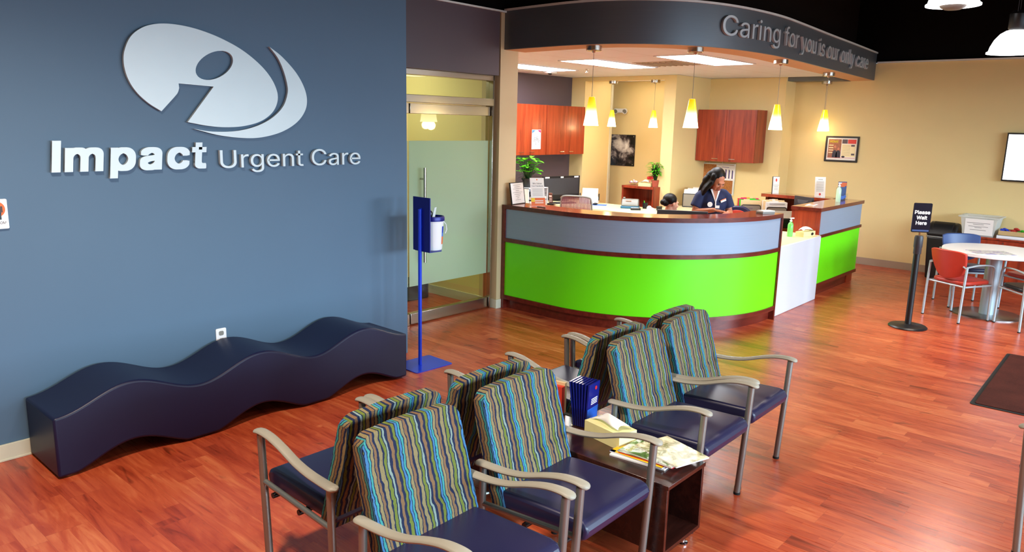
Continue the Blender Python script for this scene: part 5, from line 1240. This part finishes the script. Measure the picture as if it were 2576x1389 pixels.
# ================================================================== CAFE CORNER
rtb = thing('round_table', 'white round table on a silver pedestal at right', 'table', (9.32, 1.47, 0))
MB().lathe([(0, .665), (.485, .665), (.50, .671), (.50, .699), (.495, .703), (0, .703)], n=64).build('tabletop', 'tablewhite', rtb)
MB().lathe([(.076, .012), (.076, .665)], n=32).build('pedestal', 'legsilver', rtb); MB().lathe([(.33, 0), (.33, .010), (.32, .014), (0, .014)], n=64).build('base_disc', brushed('brushed_base', (150, 146, 144), .3), rtb)
MB().box(-.3, .3, -.03, .03, .645, .665).build('top_bracket', 'legsilver', rtb)
np_ = thing('newspaper', 'colour printed newsletter lying flat on the white round table', 'newspaper', (9.06, 1.47, .703), R(35)); MB().box(-.14, .14, -.19, .19, 0, .004).build('pages', mag_mat('newsprint', (150, 160, 160), (214, 214, 216), (150, 140, 190), 11), np_)
def cafe_chair(label, seatm, backm):
    t = thing('cafe_chair', label, 'chair', (0, 0, 0), 0, 'chairs around the white round table')
    MB().prism(rrect(.41, .40, .09, 6, 0, .0), XY, .41, .452).build('seat', seatm, t, bevel=.016, seg=3)
    V = []; F = []; nx, nz = 12, 8
    for side_, dy in ((0, 0), (1, .028)):
        for i in range(nz+1):
            for j in range(nx+1):
                u = j/nx*2-1; v = i/nz
                hw = .205*(1-.26*(1-v)**2.6); z_ = .47+.33*v-(.045*(1-abs(u)**2) if v < .01 else 0)+(0 if v < 1 else -.0)
                z_ = .555+.285*v-.055*(1-v)*(1-u*u)-.022*v*(u**6)
                V.append((u*hw, .205+.055*v+.05*(-(u*u))+dy, z_*.93))
    k = (nx+1)*(nz+1)
    for i in range(nz):
        for j in range(nx): a = i*(nx+1)+j; F += [(a, a+1, a+nx+2, a+nx+1), (k+a+1, k+a, k+a+nx+1, k+a+nx+2)]
    for j in range(nx): a = j; F.append((a+1, a, k+a, k+a+1)); a = nz*(nx+1)+j; F.append((a, a+1, k+a+1, k+a))
    for i in range(nz): a = i*(nx+1); F.append((a, a+nx+1, k+a+nx+1, k+a)); a = a+nx; F.append((a+nx+1, a, k+a, k+a+nx+1))
    MB().add(V, F, 0, True).build('backrest', backm, t, bevel=.008, seg=2)
    for sx in (-1, 1):
        x = .217*sx
        MB().tube(catmull([(x, .225, .01), (x, .215, .40), (x, .205, .62)], 4), .012, 10).build('leg', 'legsilver', t)
        MB().tube([(x, -.185, .01), (x, -.178, .42), (x, -.170, .58)], .012, 10).build('leg', 'legsilver', t)
        MB().tube(catmull([(x, .21, .615), (x, .05, .632), (x, -.09, .628), (x, -.155, .61), (x, -.170, .57)], 4), .013, 10, flat=.7).build('armrest', 'legsilver', t)
        for y in (.225, -.185): MB().lathe([(.014, 0), (.014, .011)], (x, y, 0), 10).build('foot_cap', 'rubber', t)
        MB().tube([(x, .21, .60), (x*.82, .215, .62)], .009, 8).build('back_bracket', 'legsilver', t)
    MB().tube([(-.217, .20, .40), (.217, .20, .40)], .010, 8).tube([(-.217, -.19, .40), (.217, -.19, .40)], .010, 8).tube([(-.217, .2, .40), (-.217, -.19, .40)], .010, 8).tube([(.217, .2, .40), (.217, -.19, .40)], .010, 8).build('seat_frame', 'legsilver', t)
    return t
c1 = cafe_chair('coral red cafe chair with silver legs nearest the queue post', 'redvinyl', 'redvinyl')
c1.scale.z = c2_scale = .94
put(c1, (8.93, 1.68, 0), R(62), 'coral red cafe chair with silver legs nearest the queue post')
c2 = cafe_chair('steel blue cafe chair behind the white round table by the trash can', 'navy', 'bluevinyl')
c2.scale.z = 1.0
put(c2, (9.66, 1.78, 0), R(-55), 'steel blue cafe chair behind the white round table by the trash can')
c3 = cafe_chair('black seated cafe chair at the near side of the white table, right edge', 'dark', 'bluevinyl'); c3.scale.z = .94
put(c3, (8.99, 1.06, 0), R(131), 'black seated cafe chair at the near side of the white table, right edge')
c4 = copy_tree(c1); put(c4, (9.80, 1.16, 0), R(233), 'coral red cafe chair half hidden beyond the pedestal of the white table')
# trash can
tc = thing('trash_can', 'black trash can with a domed swing lid against the tan wall', 'trash can', (11.26, 2.39, 0), R(0)); tc.scale = (.95, .92, 1)
MB().add([(-.14, -.15, 0), (.14, -.15, 0), (.14, .15, 0), (-.14, .15, 0), (-.17, -.18, .56), (.17, -.18, .56), (.17, .18, .56), (-.17, .18, .56)], [(0, 3, 2, 1), (4, 5, 6, 7), (0, 1, 5, 4), (1, 2, 6, 5), (2, 3, 7, 6), (3, 0, 4, 7)]).build('bin_body', 'dark', tc, bevel=.02, seg=3)
MB().box(-.175, .175, -.187, .187, .555, .572).build('lid_band', 'greypl', tc, bevel=.005)
lid = MB().prism([(-.18, .572), (.18, .572), (.18, .62), (.15, .69), (.10, .735), (.0, .752), (-.08, .73), (-.14, .67), (-.178, .61)], lambda u, v, dd: (u, dd, v), -.19, .19).build('lid', 'dark', tc, bevel=.03, seg=4)
MB().prism([(-.120, .60), (-.165, .60), (-.15, .64), (-.10, .72), (-.02, .752), (.0, .74)], lambda u, v, dd: (u-.008, dd, v+.006), -.13, .13).build('swing_flap', 'dark', tc, bevel=.006)
# low cabinet
cr_ = thing('low_cabinet', 'cherry low cabinet along the tan wall beneath the television', 'cabinet', (11.10, 2.17, 0), 0)
o = MB().box(-.015, .43, -1.75, .012, .60, .625).build('cabinet_top', ['cherrytop'], cr_, bevel=.001)
MB().box(.02, .42, -1.73, 0, .08, .60).build('body', 'cherry', cr_); MB().box(.06, .40, -1.72, -.01, 0, .08).build('plinth', 'cherryx', cr_)
for k in range(4):
    dr = MB().box(.0, .019, -.432*(k+1)+.002, -.432*k-.002, .085, .595).build('door', 'cherry', cr_, bevel=.001)
    yk = -.432*(k+1)+.05 if k % 2 == 0 else -.432*k-.05
    MB().tube([(0, yk, .48), (-.022, yk, .48)], .007, 10).ell((-.024, yk, .48), .008, .013, .013, 10, 6).build('knob', 'chrome', dr)
    if k % 2 == 1: MB().tube([(0, -.432*k-.05, .565), (-.004, -.432*k-.05, .565)], .009, 12).build('lock', 'chrome', dr)
bx = thing('storage_box', 'clear plastic storage box with a white printed notice on the cherry cabinet', 'box', (11.31, 1.99, .626), 0)
b = MB(); 
def ring(x, y, z): return [(-x, -y, z), (x, -y, z), (x, y, z), (-x, y, z)]
V = ring(.15, .17, 0)+ring(.18, .205, .225)+ring(.205, .23, .23)+ring(.205, .23, .245)+ring(.175, .20, .24)+ring(.146, .166, .004)
F = [(0, 3, 2, 1)]
for l_ in range(5):
    for k in range(4): a = l_*4; F.append((a+k, a+(k+1) % 4, a+4+(k+1) % 4, a+4+k))
F.append((20, 21, 22, 23)); b.add(V, F).build('tub', cloudy(), bx)
b = MB(Matrix.Translation((-.152, 0, .012)) @ Matrix.Rotation(R(-7.6), 4, 'Y')).box(-.004, -.002, -.165, .15, 0, .205); b.build('notice', 'paper', bx)
g = MB(Matrix.Translation((-.152, 0, .012)) @ Matrix.Rotation(R(-7.6), 4, 'Y'))
for z_, w_ in ((.15, .13), (.132, .06), (.105, .11), (.09, .04), (.06, .09)): g.box(-.0047, -.0042, -w_, w_, z_, z_+.006)
g.build('print', 'greypl', bx); MB().box(-.12, .12, -.14, .14, .006, .05).build('contents', 'paper', bx)
sy = thing('supply_tray', 'low cardboard tray of craft supplies on the cherry cabinet at right edge', 'tray', (11.31, 1.58, .626), 0)
MB().box(-.14, .14, -.30, .20, 0, .03).build('lower_lid', 'whitepl', sy); MB().box(-.13, .13, -.29, .19, .03, .035).box(-.13, -.127, -.29, .19, .03, .09).box(.127, .13, -.29, .19, .03, .09).box(-.13, .13, -.29, -.287, .03, .09).box(-.13, .13, .187, .19, .03, .09).build('tray', plain('cardboard', (190, 160, 110), .8), sy)
random.seed(2)
for mt_, yc, nm in (('bluemetal', .13, 'blue_supplies'), ('red', .05, 'red_supplies'), ('lime', -.06, 'green_supplies'), ('pinkwrap', -.15, 'pink_supplies')):
    b = MB()
    for k in range(10): b.ell((random.uniform(-.09, .09), yc+random.uniform(-.045, .045), .055+random.uniform(0, .055)), .03, .02, .014, 8, 5, 0, Matrix.Rotation(random.uniform(0, 3), 4, 'Z'))
    b.build(nm, mt_, sy)
# entry mat
em_ = thing('entry_mat', 'dark brown entry mat on the floor at the right edge', 'mat', (6.92, .40, 0), R(1.5))
MB().prism(rrect(1.70, 1.20, .03), XY, 0, .004).build('rubber_border', 'rubber', em_); MB().prism(rrect(1.64, 1.14, .02), XY, .004, .009).build('pile', 'rug', em_)
